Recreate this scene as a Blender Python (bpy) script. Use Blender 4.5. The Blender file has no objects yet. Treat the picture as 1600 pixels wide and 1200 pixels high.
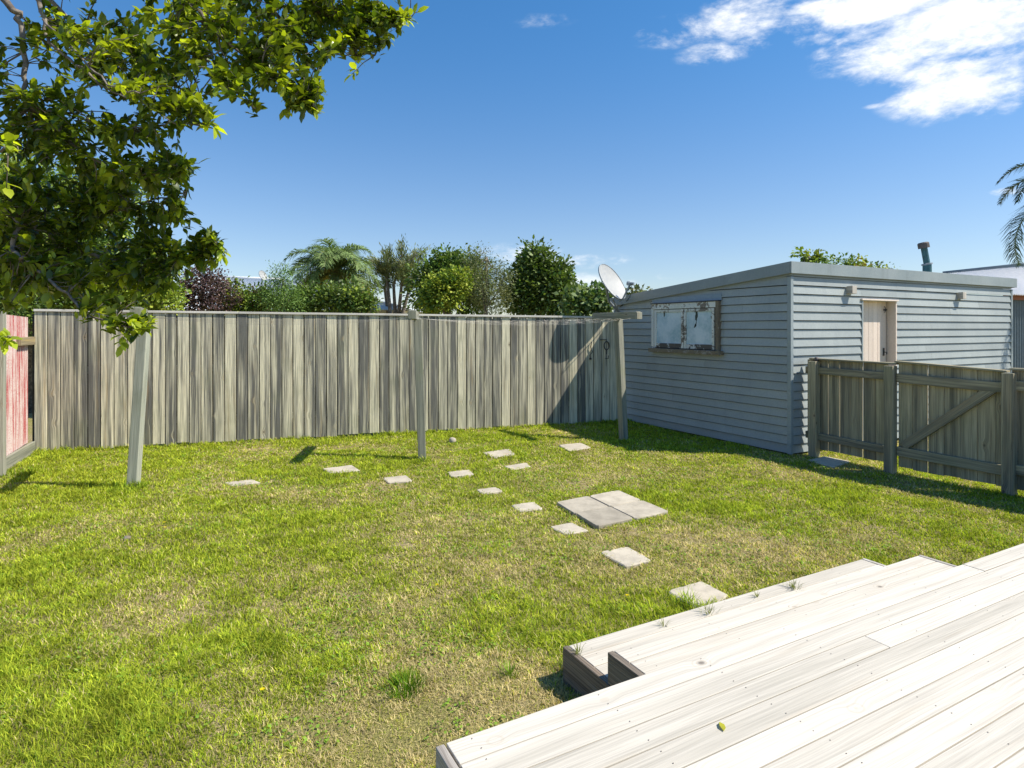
import bpy, math, random
import numpy as np
from mathutils import Vector, Matrix
random.seed(7); rng = np.random.default_rng(7)
scn = bpy.context.scene
COL = scn.collection
F = 960.0; EYE = 1.6; HOR = 512.0
R = math.radians

# ------------------------------------------------------------------ survey helpers (metres, camera foot = origin)
def gp(px, py, z=0.0):
    Y = F * (EYE - z) / (py - HOR)
    return Vector(((px - 800) / F * Y, Y, z))
def at(px, py, Y):
    return Vector(((px - 800) / F * Y, Y, EYE + (HOR - py) / F * Y))
D2 = Vector((.8795, .4759, 0)); D1 = Vector((-.4759, .8795, 0)); UP = Vector((0, 0, 1))

# ------------------------------------------------------------------ bookkeeping
def tag(o, label=None, cat=None, group=None, kind=None):
    if label: o['label'] = label
    if cat: o['category'] = cat
    if group: o['group'] = group
    if kind: o['kind'] = kind
    return o
def empty(name, loc=(0, 0, 0), label=None, cat=None, group=None):
    o = bpy.data.objects.new(name, None); COL.objects.link(o)
    o.location = loc; o.empty_display_size = .1
    bpy.context.view_layer.update()
    return tag(o, label, cat, group)
def link(name, me, mat=None, parent=None):
    o = bpy.data.objects.new(name, me); COL.objects.link(o)
    if mat: me.materials.append(mat)
    if parent:
        o.parent = parent
        # geometry is authored in world space
        root = parent; off = Vector((0, 0, 0))
        while root: off += root.location; root = root.parent
        me.transform(Matrix.Translation(-off))
    return o

class MB:
    def __init__(s): s.v = []; s.f = []; s.uv = []; s.r = []
    def face(s, pts, uvs=None, rnd=.5):
        n = len(s.v); s.v += [tuple(p) for p in pts]; s.f.append(tuple(range(n, n + len(pts))))
        s.uv += list(uvs) if uvs else [(0, 0)] * len(pts); s.r.append(rnd)
    def box(s, o, a, b, c, rnd=None):
        """o corner, a = long (grain) axis, b, c others"""
        if rnd is None: rnd = random.random()
        o, a, b, c = Vector(o), Vector(a), Vector(b), Vector(c)
        if a.cross(b).dot(c) < 0: b, c = c, b
        n = len(s.v)
        P = [o, o+a, o+a+b, o+b, o+c, o+a+c, o+a+b+c, o+b+c]
        s.v += [tuple(p) for p in P]
        la, lb, lc = a.length, b.length, c.length
        fs = [((0,3,2,1), 'ab'), ((4,5,6,7), 'ab'), ((0,1,5,4), 'ac'), ((3,7,6,2), 'ac'), ((0,4,7,3), 'bc'), ((1,2,6,5), 'bc')]
        ca = [0,1,1,0,0,1,1,0]; cb = [0,0,1,1,0,0,1,1]; cc = [0,0,0,0,1,1,1,1]
        for f, k in fs:
            s.f.append(tuple(n+i for i in f)); s.r.append(rnd)
            for i in f:
                if k == 'ab': s.uv.append((cb[i]*lb, ca[i]*la))
                elif k == 'ac': s.uv.append((cc[i]*lc + .31, ca[i]*la))
                else: s.uv.append((cb[i]*lb + .7, cc[i]*lc*.3))
    def tube(s, path, rad, seg=8, rnd=.5, cap=True):
        path = [Vector(p) for p in path]; m = len(path)
        if not hasattr(rad, '__len__'): rad = [rad]*m
        n0 = len(s.v); L = 0
        t0 = (path[1]-path[0]).normalized()
        x = t0.orthogonal().normalized()
        Ls = []
        for i, p in enumerate(path):
            t = (path[min(i+1, m-1)] - path[max(i-1, 0)]).normalized()
            x = (x - t*x.dot(t)).normalized(); y = t.cross(x)
            if i: L += (p-path[i-1]).length
            Ls.append(L)
            for k in range(seg):
                a = 2*math.pi*k/seg
                s.v.append(tuple(p + (x*math.cos(a)+y*math.sin(a))*rad[i]))
        for i in range(m-1):
            for k in range(seg):
                k2 = (k+1) % seg
                s.f.append((n0+i*seg+k, n0+i*seg+k2, n0+(i+1)*seg+k2, n0+(i+1)*seg+k)); s.r.append(rnd)
                w = 2*math.pi*rad[i]/seg
                s.uv += [(k*w, Ls[i]), ((k+1)*w, Ls[i]), ((k+1)*w, Ls[i+1]), (k*w, Ls[i+1])]
        if cap:
            for base, rev in ((n0, True), (n0+(m-1)*seg, False)):
                f = tuple(range(base, base+seg)); s.f.append(f[::-1] if rev else f); s.r.append(rnd); s.uv += [(0, 0)]*seg
    def lathe(s, c, axis, prof, seg=24, rnd=.5):
        """prof: (radius, distance along axis)"""
        c = Vector(c); t = Vector(axis).normalized(); x = t.orthogonal().normalized(); y = t.cross(x)
        n0 = len(s.v)
        for r, h in prof:
            for k in range(seg):
                a = 2*math.pi*k/seg; s.v.append(tuple(c + t*h + (x*math.cos(a)+y*math.sin(a))*r))
        for i in range(len(prof)-1):
            for k in range(seg):
                k2 = (k+1) % seg
                s.f.append((n0+i*seg+k, n0+i*seg+k2, n0+(i+1)*seg+k2, n0+(i+1)*seg+k)); s.r.append(rnd)
                s.uv += [(0, 0)]*4
    def build(s, name, mat, parent=None, bevel=0, smooth=False):
        me = bpy.data.meshes.new(name); me.from_pydata(s.v, [], s.f)
        uv = me.uv_layers.new(name='UVMap'); uv.data.foreach_set('uv', np.array(s.uv, dtype=np.float32).ravel())
        at_ = me.attributes.new('rnd', 'FLOAT', 'FACE'); at_.data.foreach_set('value', np.array(s.r, dtype=np.float32))
        if smooth: me.polygons.foreach_set('use_smooth', [True]*len(me.polygons))
        me.update()
        o = link(name, me, mat, parent)
        if bevel:
            m = o.modifiers.new('edge', 'BEVEL'); m.width = bevel; m.segments = 2; m.limit_method = 'ANGLE'; m.angle_limit = R(40)
        return o

def scatter(name, tv, tf, pos, rot, sc, col, mat, parent=None, kind=None, smooth=False):
    """one mesh of many small leaves: template verts tv (n,3), faces tf (m,k), per-leaf transform + colour"""
    tv = np.asarray(tv, float); tf = np.asarray(tf)
    N = len(pos); n = len(tv); m, k = tf.shape
    sc = np.asarray(sc); sc = sc[:, None, None] if sc.ndim == 1 else sc[:, None, :]
    V = np.einsum('nij,nkj->nki', rot, tv[None]*sc) + pos[:, None, :]
    Fc = (tf[None] + (np.arange(N)*n)[:, None, None]).reshape(-1, k)
    return rawmesh(name, V.reshape(-1, 3), Fc, np.repeat(col, m, axis=0), mat, parent, kind, smooth)
def rawmesh(name, V, Fc, fcol, mat, parent=None, kind=None, smooth=False):
    me = bpy.data.meshes.new(name); nf, k = Fc.shape
    me.vertices.add(len(V)); me.vertices.foreach_set('co', V.astype(np.float32).ravel())
    me.loops.add(nf*k); me.loops.foreach_set('vertex_index', Fc.astype(np.int32).ravel())
    me.polygons.add(nf); me.polygons.foreach_set('loop_start', np.arange(0, nf*k, k, dtype=np.int32))
    a = me.attributes.new('col', 'FLOAT_COLOR', 'FACE')
    c4 = np.ones((nf, 4), np.float32); c4[:, :3] = fcol; a.data.foreach_set('color', c4.ravel())
    me.update(calc_edges=True); me.validate()
    if smooth: me.polygons.foreach_set('use_smooth', [True]*len(me.polygons))
    o = link(name, me, mat, parent)
    if kind: o['kind'] = kind
    return o

def rots(d, up):
    """rotation matrices: local x = d (leaf axis), local z ~ up"""
    d = d/np.linalg.norm(d, axis=1, keepdims=True)
    y = np.cross(up, d); y /= np.linalg.norm(y, axis=1, keepdims=True)+1e-9
    z = np.cross(d, y)
    return np.stack([d, y, z], axis=2)

_grids = {}
def vnoise(x, y, scale, seed=0):
    """smooth value noise 0..1, numpy"""
    if seed not in _grids: _grids[seed] = np.random.default_rng(100+seed).random((64, 64))
    g = _grids[seed]
    x = np.asarray(x)*scale + 500.3; y = np.asarray(y)*scale + 500.7
    xi = np.floor(x).astype(int); yi = np.floor(y).astype(int)
    fx = x-xi; fy = y-yi; fx = fx*fx*(3-2*fx); fy = fy*fy*(3-2*fy)
    a = g[xi % 64, yi % 64]; b = g[(xi+1) % 64, yi % 64]; c = g[xi % 64, (yi+1) % 64]; d = g[(xi+1) % 64, (yi+1) % 64]
    return a*(1-fx)*(1-fy)+b*fx*(1-fy)+c*(1-fx)*fy+d*fx*fy
def fbm(x, y, s, seed=0):
    return (vnoise(x, y, s, seed)*.55 + vnoise(x, y, s*2.1, seed+1)*.28 + vnoise(x, y, s*4.3, seed+2)*.17)

# ------------------------------------------------------------------ node helpers
class NT:
    def __init__(s, nt): s.nt = nt
    def n(s, t, **kw):
        nd = s.nt.nodes.new(t)
        for k, v in kw.items(): setattr(nd, k, v)
        return nd
    def setin(s, sock, v):
        if v is None: return
        if isinstance(v, bpy.types.NodeSocket): s.nt.links.new(v, sock)
        elif hasattr(v, '__len__') and len(v) == 3 and sock.type == 'RGBA': sock.default_value = (*v, 1)
        else: sock.default_value = v
    def math(s, op, a, b=None, c=None, clamp=False):
        nd = s.n('ShaderNodeMath', operation=op, use_clamp=clamp)
        s.setin(nd.inputs[0], a); s.setin(nd.inputs[1], b); s.setin(nd.inputs[2], c); return nd.outputs[0]
    def vmath(s, op, a, b=None):
        nd = s.n('ShaderNodeVectorMath', operation=op); s.setin(nd.inputs[0], a); s.setin(nd.inputs[1], b)
        return nd.outputs['Value'] if op in ('DOT_PRODUCT', 'LENGTH', 'DISTANCE') else nd.outputs[0]
    def comb(s, x, y, z=0):
        nd = s.n('ShaderNodeCombineXYZ'); [s.setin(nd.inputs[i], v) for i, v in enumerate((x, y, z))]; return nd.outputs[0]
    def sep(s, v):
        nd = s.n('ShaderNodeSeparateXYZ'); s.setin(nd.inputs[0], v); return nd.outputs
    def noise(s, vec, scale=1, detail=3, rough=.55, dist=0):
        nd = s.n('ShaderNodeTexNoise'); s.setin(nd.inputs['Vector'], vec); nd.inputs['Scale'].default_value = scale
        nd.inputs['Detail'].default_value = detail; nd.inputs['Roughness'].default_value = rough; nd.inputs['Distortion'].default_value = dist
        return nd.outputs['Fac']
    def vor(s, vec, scale=1, feature='F1'):
        nd = s.n('ShaderNodeTexVoronoi', feature=feature); s.setin(nd.inputs['Vector'], vec); nd.inputs['Scale'].default_value = scale
        return nd.outputs
    def rng(s, v, a, b, c=0, d=1, smooth=True):
        nd = s.n('ShaderNodeMapRange', interpolation_type='SMOOTHSTEP' if smooth else 'LINEAR')
        for i, x in enumerate((v, a, b, c, d)): s.setin(nd.inputs[i], x)
        return nd.outputs[0]
    def mix(s, f, a, b, mode='MIX'):
        nd = s.n('ShaderNodeMix', data_type='RGBA', blend_type=mode)
        s.setin(nd.inputs[0], f); s.setin(nd.inputs[6], a); s.setin(nd.inputs[7], b); return nd.outputs[2]
    def attr(s, name):
        nd = s.n('ShaderNodeAttribute', attribute_name=name); return nd.outputs
    def bump(s, h, strength=.5, dist=.01):
        nd = s.n('ShaderNodeBump'); s.setin(nd.inputs['Height'], h); nd.inputs['Strength'].default_value = strength; nd.inputs['Distance'].default_value = dist
        return nd.outputs[0]
def material(name):
    m = bpy.data.materials.new(name); m.use_nodes = True; nt = m.node_tree
    b = nt.nodes['Principled BSDF']; return m, NT(nt), b
def hsv(N, col, v):
    return N.mix(1, col, v, 'MULTIPLY')
def grey(N, f):
    nd = N.n('ShaderNodeCombineColor'); [N.setin(nd.inputs[i], f) for i in range(3)]; return nd.outputs[0]

def wood(name, pale, dark, warm=(.30, .22, .12), streak=1.0, bias=0.0, grain=.35, knots=1.0, green=0.0, board_var=.5, bumpd=.002, sc=1.0, rough=.8, wobble=.012):
    m, N, B = material(name)
    uv = N.n('ShaderNodeUVMap').outputs[0]; x, y, _ = N.sep(uv)
    r = N.attr('rnd')['Fac']
    r2 = N.math('FRACT', N.math('MULTIPLY', r, 7.37)); r3 = N.math('FRACT', N.math('MULTIPLY', r, 23.71))
    ox = N.math('MULTIPLY', r, 41.3); oy = N.math('MULTIPLY', r2, 67.9)
    # knots
    kv = N.comb(N.math('MULTIPLY_ADD', x, 6.0*sc, ox), N.math('MULTIPLY_ADD', y, 4.2*sc, oy), 0)
    kd = N.vor(kv, 1.0)['Distance']
    kcol = N.sep(N.vor(kv, 1.0)['Color'])[0]; keep = N.rng(kcol, .60, .66); kinf = N.math('MULTIPLY', N.rng(kd, .36, .03), keep)
    x2 = N.math('MULTIPLY_ADD', kinf, .020/sc, x)
    wob = N.noise(N.comb(N.math('MULTIPLY_ADD', x, 4, ox), N.math('MULTIPLY_ADD', y, 1.2, oy), 0), 1, 2)
    x3 = N.math('MULTIPLY_ADD', wob, wobble, x2)
    fine = N.noise(N.comb(N.math('MULTIPLY_ADD', x3, 170*sc, ox), N.math('MULTIPLY_ADD', y, 2.2, oy), 0), 1, 3, .6)
    med = N.noise(N.comb(N.math('MULTIPLY_ADD', x3, 45*sc, oy), N.math('MULTIPLY_ADD', y, 1.3, ox), 3), 1, 3, .6)
    broad = N.noise(N.comb(N.math('MULTIPLY_ADD', x3, 17*sc, ox), N.math('MULTIPLY_ADD', y, .42, oy), 7), 1, 4, .6, .1)
    t = N.math('MULTIPLY_ADD', N.math('SUBTRACT', broad, .5), 2.6*streak, .5+bias)
    t = N.math('MULTIPLY_ADD', N.math('SUBTRACT', r3, .5), board_var, t)
    t = N.math('MULTIPLY_ADD', N.math('SUBTRACT', med, .5), 1.1*streak, t, clamp=True)
    col = N.mix(t, pale, dark)
    if green: 
        gf = N.math('MULTIPLY', N.rng(N.noise(N.comb(x, N.math('MULTIPLY_ADD', y, .8, oy), 2), 2.2, 3), .5, .75), green)
        col = N.mix(gf, col, (.20, .22, .12))
    wf = N.rng(N.noise(N.comb(N.math('MULTIPLY_ADD', x3, 16, oy), N.math('MULTIPLY_ADD', y, .8, ox), 11), 1, 3), .56, .78)
    col = N.mix(N.math('MULTIPLY', wf, .55), col, warm)
    g = N.rng(fine, .3, .7, 1-grain, 1+grain*.35)
    col = N.mix(1, col, grey(N, g), 'MULTIPLY')
    # knot eye and rings
    ring = N.math('SINE', N.math('MULTIPLY', kd, 90))
    rf = N.math('MULTIPLY', N.rng(kd, .24, .08), N.rng(ring, -.2, .9))
    
    keepf = N.math('MULTIPLY', keep, knots)
    col = N.mix(N.math('MULTIPLY', N.math('MULTIPLY', rf, .45), keepf), col, warm)
    col = N.mix(N.math('MULTIPLY', N.math('MULTIPLY', N.rng(kd, .09, .04), .7), keepf), col, (.07, .05, .035))
    N.setin(B.inputs['Base Color'], col); B.inputs['Roughness'].default_value = rough
    h = N.math('MULTIPLY_ADD', fine, .6, N.math('MULTIPLY', med, .6))
    N.setin(B.inputs['Normal'], N.bump(h, .7, bumpd))
    return m

def painted(name, base, base2, dirt=(.12, .12, .11), dirtamt=.3, rough=.55, sc=1.0, stretch=True, peel=None, peelamt=.5):
    m, N, B = material(name)
    P = N.n('ShaderNodeTexCoord').outputs['Object']
    x, y, z = N.sep(P)
    a = N.noise(P, 1.3*sc, 4, .6); b = N.noise(N.comb(N.math('MULTIPLY', x, 9), N.math('MULTIPLY', y, 9), N.math('MULTIPLY', z, 1.2)), 1*sc, 4, .65)
    c = N.noise(P, 40*sc, 3, .6)
    col = N.mix(N.rng(a, .3, .7), base, base2)
    col = N.mix(N.math('MULTIPLY', N.rng(b, .5, .8), dirtamt), col, dirt)
    r = N.attr('rnd')['Fac']
    col = N.mix(1, col, grey(N, N.rng(r, 0, 1, .88, 1.07, False)), 'MULTIPLY')
    col = N.mix(1, col, grey(N, N.rng(c, .3, .7, .94, 1.04)), 'MULTIPLY')
    hh = c
    if peel:
        pn = N.noise(P, 22*sc, 5, .7, .6); big = N.noise(P, 4*sc, 2)
        pf = N.rng(N.math('MULTIPLY_ADD', N.math('SUBTRACT', big, .5), .8, pn), .62-peelamt*.3, .67-peelamt*.3)
        col = N.mix(pf, col, peel); hh = N.math('SUBTRACT', c, N.math('MULTIPLY', pf, 1.5))
    N.setin(B.inputs['Base Color'], col); B.inputs['Roughness'].default_value = rough
    N.setin(B.inputs['Normal'], N.bump(hh, .25, .002))
    return m
def metal(name, col, rough=.45, met=.6, var=.15):
    m, N, B = material(name); P = N.n('ShaderNodeTexCoord').outputs['Object']
    n = N.noise(P, 14, 4, .6)
    N.setin(B.inputs['Base Color'], N.mix(N.rng(n, .3, .7), tuple(c*(1-var) for c in col), tuple(min(1, c*(1+var)) for c in col)))
    N.setin(B.inputs['Roughness'], N.rng(n, .3, .7, rough-.1, rough+.15)); B.inputs['Metallic'].default_value = met
    return m
def leafmat(name, rough=.45, trans=.35, gloss=.5, tint=(1.15, 1.25, .6)):
    m = bpy.data.materials.new(name); m.use_nodes = True; nt = m.node_tree; N = NT(nt)
    B = nt.nodes['Principled BSDF']; out = nt.nodes['Material Output']
    c = N.attr('col')['Color']
    P = N.n('ShaderNodeTexCoord').outputs['Object']
    v = N.noise(P, 9, 3)
    c = N.mix(1, c, grey(N, N.rng(v, .3, .7, .8, 1.15)), 'MULTIPLY')
    N.setin(B.inputs['Base Color'], c); B.inputs['Roughness'].default_value = rough
    B.inputs['Specular IOR Level'].default_value = gloss
    T = N.n('ShaderNodeBsdfTranslucent'); N.setin(T.inputs[0], N.mix(1, c, tint, 'MULTIPLY'))
    M = N.n('ShaderNodeMixShader'); M.inputs[0].default_value = trans
    nt.links.new(B.outputs[0], M.inputs[1]); nt.links.new(T.outputs[0], M.inputs[2]); nt.links.new(M.outputs[0], out.inputs[0])
    return m

# ------------------------------------------------------------------ materials
M = {}
M['fence'] = wood('weathered_paling', (.76, .695, .50), (.155, .150, .13), (.44, .31, .14), streak=1.6, bias=.02, green=.3, board_var=1.05, grain=.5)
M['cap'] = wood('weathered_cap', (.78, .74, .66), (.52, .49, .43), (.35, .3, .22), streak=.5, grain=.25)
M['post'] = wood('grey_post', (.42, .41, .32), (.16, .165, .13), (.3, .22, .12), streak=.8, green=.6, grain=.35)
M['pale_post'] = wood('pale_post', (.46, .46, .37), (.26, .28, .22), (.4, .34, .24), streak=.7, green=.5, grain=.3)
M['gate'] = wood('gate_timber', (.52, .45, .29), (.19, .17, .12), (.33, .21, .10), streak=1.0, green=.35, grain=.4, board_var=.6)
M['gap_shade'] = wood('gap_shade_backing', (.07, .06, .045), (.03, .028, .022), (.07, .05, .03), streak=.6)  # near-black colour stands in for shade in the paling gaps
M['deck'] = wood('bleached_decking', (.655, .60, .51), (.47, .43, .355), (.42, .34, .24), streak=.85, bias=-.15, grain=.18, knots=1.0, board_var=.75, bumpd=.0012, sc=1.0, rough=.75, wobble=.03)
M['deck_end'] = wood('bleached_end', (.60, .56, .50), (.30, .26, .22), (.3, .2, .12), streak=.7, grain=.35)
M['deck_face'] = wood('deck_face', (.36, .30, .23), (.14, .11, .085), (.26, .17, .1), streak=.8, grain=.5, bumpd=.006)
M['lichen'] = wood('lichen_rail', (.42, .33, .18), (.20, .16, .10), (.55, .36, .05), streak=.8, grain=.3)
M['board'] = painted('blue_grey_paint', (.30, .33, .325), (.355, .385, .375), (.22, .25, .26), .35, .5)
M['flash'] = painted('grey_flashing', (.24, .285, .30), (.30, .34, .35), (.16, .18, .17), .4, .45)
M['cream'] = painted('cream_paint', (.74, .62, .53), (.78, .67, .59), (.4, .33, .22), .25, .5)
M['peel'] = painted('peeling_white', (.74, .745, .70), (.64, .66, .62), (.3, .27, .2), .3, .6, peel=(.20, .165, .13), peelamt=.28)
M['peel_heavy'] = painted('flaked_white', (.62, .63, .60), (.5, .5, .48), (.2, .17, .13), .4, .7, peel=(.10, .085, .07), peelamt=.72)
M['sill'] = painted('bare_sill', (.22, .18, .12), (.14, .11, .08), (.06, .05, .04), .5, .8, peel=(.3, .28, .25), peelamt=.15)
M['concrete'] = None
M['iron'] = metal('corrugated_iron', (.30, .33, .35), .5, .3)
M['white_iron'] = metal('white_roofing', (.82, .80, .77), .6, .0, .06)
M['silver_iron'] = metal('silver_roofing', (.60, .63, .66), .6, .0, .08)
M['slate_iron'] = metal('slate_wall_sheet', (.13, .17, .20), .5, .1)
M['dark'] = metal('dark_metal', (.05, .05, .05), .5, .3)
M['dish'] = metal('dish_paint', (.37, .37, .355), .5, .0, .05)
M['dish_back'] = metal('dish_grey', (.26, .29, .31), .5, .3)
M['teal'] = metal('flue_teal', (.05, .13, .14), .45, .4, .3)
M['fluecap'] = metal('flue_brown', (.12, .10, .09), .6, .3, .3)
M['wire'] = metal('wire', (.13, .13, .13), .4, .4)
M['nail'] = metal('nail', (.12, .09, .08), .6, .3)
M['fascia_red'] = metal('rust_red_trim', (.28, .09, .05), .6, 0)
M['wallcream'] = painted('house_wall', (.6, .58, .52), (.65, .62, .56), rough=.7)

# red peeling corrugated sheet
m, N, B = material('peeling_red_iron'); P = N.n('ShaderNodeTexCoord').outputs['Object']; x, y, z = N.sep(P)
n1 = N.noise(N.comb(N.math('MULTIPLY', x, 38), N.math('MULTIPLY', y, 38), N.math('MULTIPLY', z, 1.1)), 1, 5, .75, .2)
n2 = N.noise(P, 1.6, 3); n3 = N.noise(P, 60, 3)
f = N.rng(N.math('MULTIPLY_ADD', N.math('SUBTRACT', n2, .5), .35, n1), .38, .55)
col = N.mix(f, (.38, .06, .06), (.58, .47, .43)); col = N.mix(N.rng(n3, .45, .75), col, (.46, .25, .22))
N.setin(B.inputs['Base Color'], col); B.inputs['Roughness'].default_value = .65; M['red'] = m
# concrete slabs
m, N, B = material('old_concrete'); P = N.n('ShaderNodeTexCoord').outputs['Object']
a = N.noise(P, 7, 5, .7); b = N.noise(P, 90, 3, .7); r = N.attr('rnd')['Fac']
col = N.mix(N.rng(a, .35, .7), (.51, .45, .35), (.37, .325, .25)); col = N.mix(N.rng(b, .5, .75, 0, .35), col, (.30, .28, .25))
col = N.mix(1, col, grey(N, N.rng(r, 0, 1, .72, 1.1, False)), 'MULTIPLY')
st = N.noise(P, 5.5, 3); col = N.mix(N.rng(st, .66, .78, 0, .6), col, (.45, .28, .10))
N.setin(B.inputs['Base Color'], col); B.inputs['Roughness'].default_value = .9; N.setin(B.inputs['Normal'], N.bump(N.math('ADD', a, b), .4, .004)); M['concrete'] = m
# pane with peeling film
m, N, B = material('milky_pane'); P = N.n('ShaderNodeTexCoord').outputs['Object']; x, y, z = N.sep(P)
a = N.noise(P, 3.5, 3); c = N.noise(N.comb(N.math('MULTIPLY', x, 7), N.math('MULTIPLY', y, 7), N.math('MULTIPLY', z, 5)), 1, 3, .5, .3); d = N.noise(P, 28, 3)
col = N.mix(N.rng(a, .3, .7), (.34, .50, .57), (.55, .67, .74)); col = N.mix(N.rng(d, .35, .75, 0, .4), col, (.70, .76, .80))
col = N.mix(N.rng(c, .665, .69), col, (.02, .035, .035))
N.setin(B.inputs['Base Color'], col); B.inputs['Roughness'].default_value = .25; B.inputs['Coat Weight'].default_value = .3; M['pane'] = m
# bark
def bark(name, a, b):
    m, N, B = material(name); P = N.n('ShaderNodeTexCoord').outputs['Object']
    n = N.noise(P, 18, 5, .65); N.setin(B.inputs['Base Color'], N.mix(N.rng(n, .35, .7), a, b)); B.inputs['Roughness'].default_value = .9
    N.setin(B.inputs['Normal'], N.bump(n, .6, .01)); return m
M['bark'] = bark('grey_bark', (.10, .08, .065), (.28, .24, .20)); M['palm_bark'] = bark('palm_bark', (.13, .11, .09), (.24, .21, .17))
# ground
m, N, B = material('lawn_soil'); P = N.n('ShaderNodeTexCoord').outputs['Object']
a = N.noise(P, .9, 4, .6); b = N.noise(P, 14, 4, .7); c = N.noise(P, 110, 3, .7)
col = N.mix(N.rng(a, .35, .65), (.34, .32, .09), (.50, .39, .22)); col = N.mix(N.rng(b, .4, .75, 0, .6), col, (.20, .20, .06))
col = N.mix(N.rng(c, .3, .65, .25, 1), (.06, .05, .025), col)
N.setin(B.inputs['Base Color'], col); B.inputs['Roughness'].default_value = 1; B.inputs['Specular IOR Level'].default_value = .1
N.setin(B.inputs['Normal'], N.bump(N.math('ADD', b, c), .8, .02)); M['soil'] = m
M['grass'] = leafmat('grass_blades', .7, .38, .08, (1.1, 1.2, .5))
M['leaf_gloss'] = leafmat('glossy_leaves', .30, .38, .45, (1.9, 1.9, .4))
M['leaf'] = leafmat('tree_leaves', .5, .28, .3)
M['leaf_far'] = leafmat('far_leaves', .6, .22, .2)

# ------------------------------------------------------------------ world, sun, camera
SUN_AZ, SUN_EL = R(99), R(50.5)       # clockwise from +Y
w = bpy.data.worlds.new("World"); scn.world = w; w.use_nodes = True; N = NT(w.node_tree); bg = w.node_tree.nodes['Background']
sky = N.n('ShaderNodeTexSky', sky_type='NISHITA'); sky.sun_disc = False; sky.sun_elevation = SUN_EL; sky.sun_rotation = SUN_AZ
sky.altitude = 50; sky.air_density = 1.0; sky.dust_density = .35; sky.ozone_density = 3.0
STR = .100
g = N.n('ShaderNodeTexCoord').outputs['Generated']; gx, gy, gz = N.sep(g)
az = N.math('ARCTAN2', gx, gy); el = N.math('ARCSINE', gz)
clouds = [(1480,50,215,80,1),(1515,125,150,62,1),(1400,0,210,44,1),(1440,95,80,50,1),(1270,62,52,15,.6),(1365,85,28,10,.45),(1290,8,80,16,.8),(1165,30,78,54,.6),(1120,82,68,20,.5),(1050,50,70,28,.42),
          (850,32,60,16,.22),(820,398,85,20,.42),(915,407,75,14,.45),(890,455,110,30,.42),(700,470,120,24,.3),(1020,440,80,14,.3),(1575,300,60,8,.5),(1590,405,30,8,.3),(610,480,60,24,.38),(870,75,20,5,.2),(1370,165,26,5,.4),(1500,172,40,9,.35),(1700,60,120,90,.8),(1250,-90,200,50,.7)]
mask = None
for (px, py, rx, ry, s) in clouds:
    a0 = math.atan((px-800)/F); e0 = math.atan((HOR-py)/F*math.cos(a0))
    ra = rx/F*math.cos(a0)**2; re = ry/F*math.cos(a0)*math.cos(e0)**2
    dx = N.math('DIVIDE', N.math('SUBTRACT', az, a0), ra); dy = N.math('DIVIDE', N.math('SUBTRACT', el, e0), re)
    d2 = N.math('ADD', N.math('MULTIPLY', dx, dx), N.math('MULTIPLY', dy, dy))
    v = N.math('MULTIPLY', N.math('SUBTRACT', 1.25, N.math('SQRT', d2)), s)
    v = N.math('MAXIMUM', v, 0)
    v = N.math('MINIMUM', v, s*.8)
    mask = v if mask is None else N.math('MAXIMUM', mask, v)
st = N.comb(gx, gy, N.math('MULTIPLY', gz, 2.2))
cn = N.noise(st, 9, 8, .62, .35); cn2 = N.noise(st, 34, 5, .65, .2)
cc = N.math('ADD', N.math('MULTIPLY', N.math('SUBTRACT', cn, .5), 2.4), N.math('MULTIPLY', N.math('SUBTRACT', cn2, .5), .7))
dens = N.rng(N.math('MULTIPLY', N.math('ADD', mask, N.math('MULTIPLY', cc, N.rng(mask, 0, .25))), 1), .08, 1.0)
skyc = N.mix(1, sky.outputs[0], (STR, STR, STR), 'MULTIPLY')
SKYTINT = N.mix(1, skyc, N.mix(N.rng(gz, .06, .50), (.93, .95, 1.02), (.46, .95, 1.24)), 'MULTIPLY')
shade = N.mix(N.rng(cn2, .3, .7), (.72, .75, .79), (.86, .87, .88))
N.setin(bg.inputs[0], N.mix(dens, SKYTINT, shade)); bg.inputs[1].default_value = 1.0

sd = bpy.data.lights.new('sun', 'SUN'); sd.energy = 4.9; sd.angle = R(.53); sd.color = (1, .93, .81)
so = bpy.data.objects.new('sun', sd); COL.objects.link(so)
tosun = Vector((math.sin(SUN_AZ)*math.cos(SUN_EL), math.cos(SUN_AZ)*math.cos(SUN_EL), math.sin(SUN_EL)))
so.rotation_euler = tosun.to_track_quat('Z', 'Y').to_euler(); so.location = (8, 0, 12)
cd = bpy.data.cameras.new('camera'); cam = bpy.data.objects.new('camera', cd); COL.objects.link(cam); scn.camera = cam
cam.location = (0, 0, EYE); cam.rotation_euler = (R(90), 0, 0); cd.sensor_width = 36; cd.lens = 21.6; cd.shift_y = -88/1600; cd.clip_start = .05; cd.clip_end = 2000
vs = scn.view_settings; vs.view_transform = 'Standard'; vs.look = 'None'; vs.exposure = .5; vs.gamma = 1
scn.cycles.max_bounces = 8; scn.cycles.use_denoising = True

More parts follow.
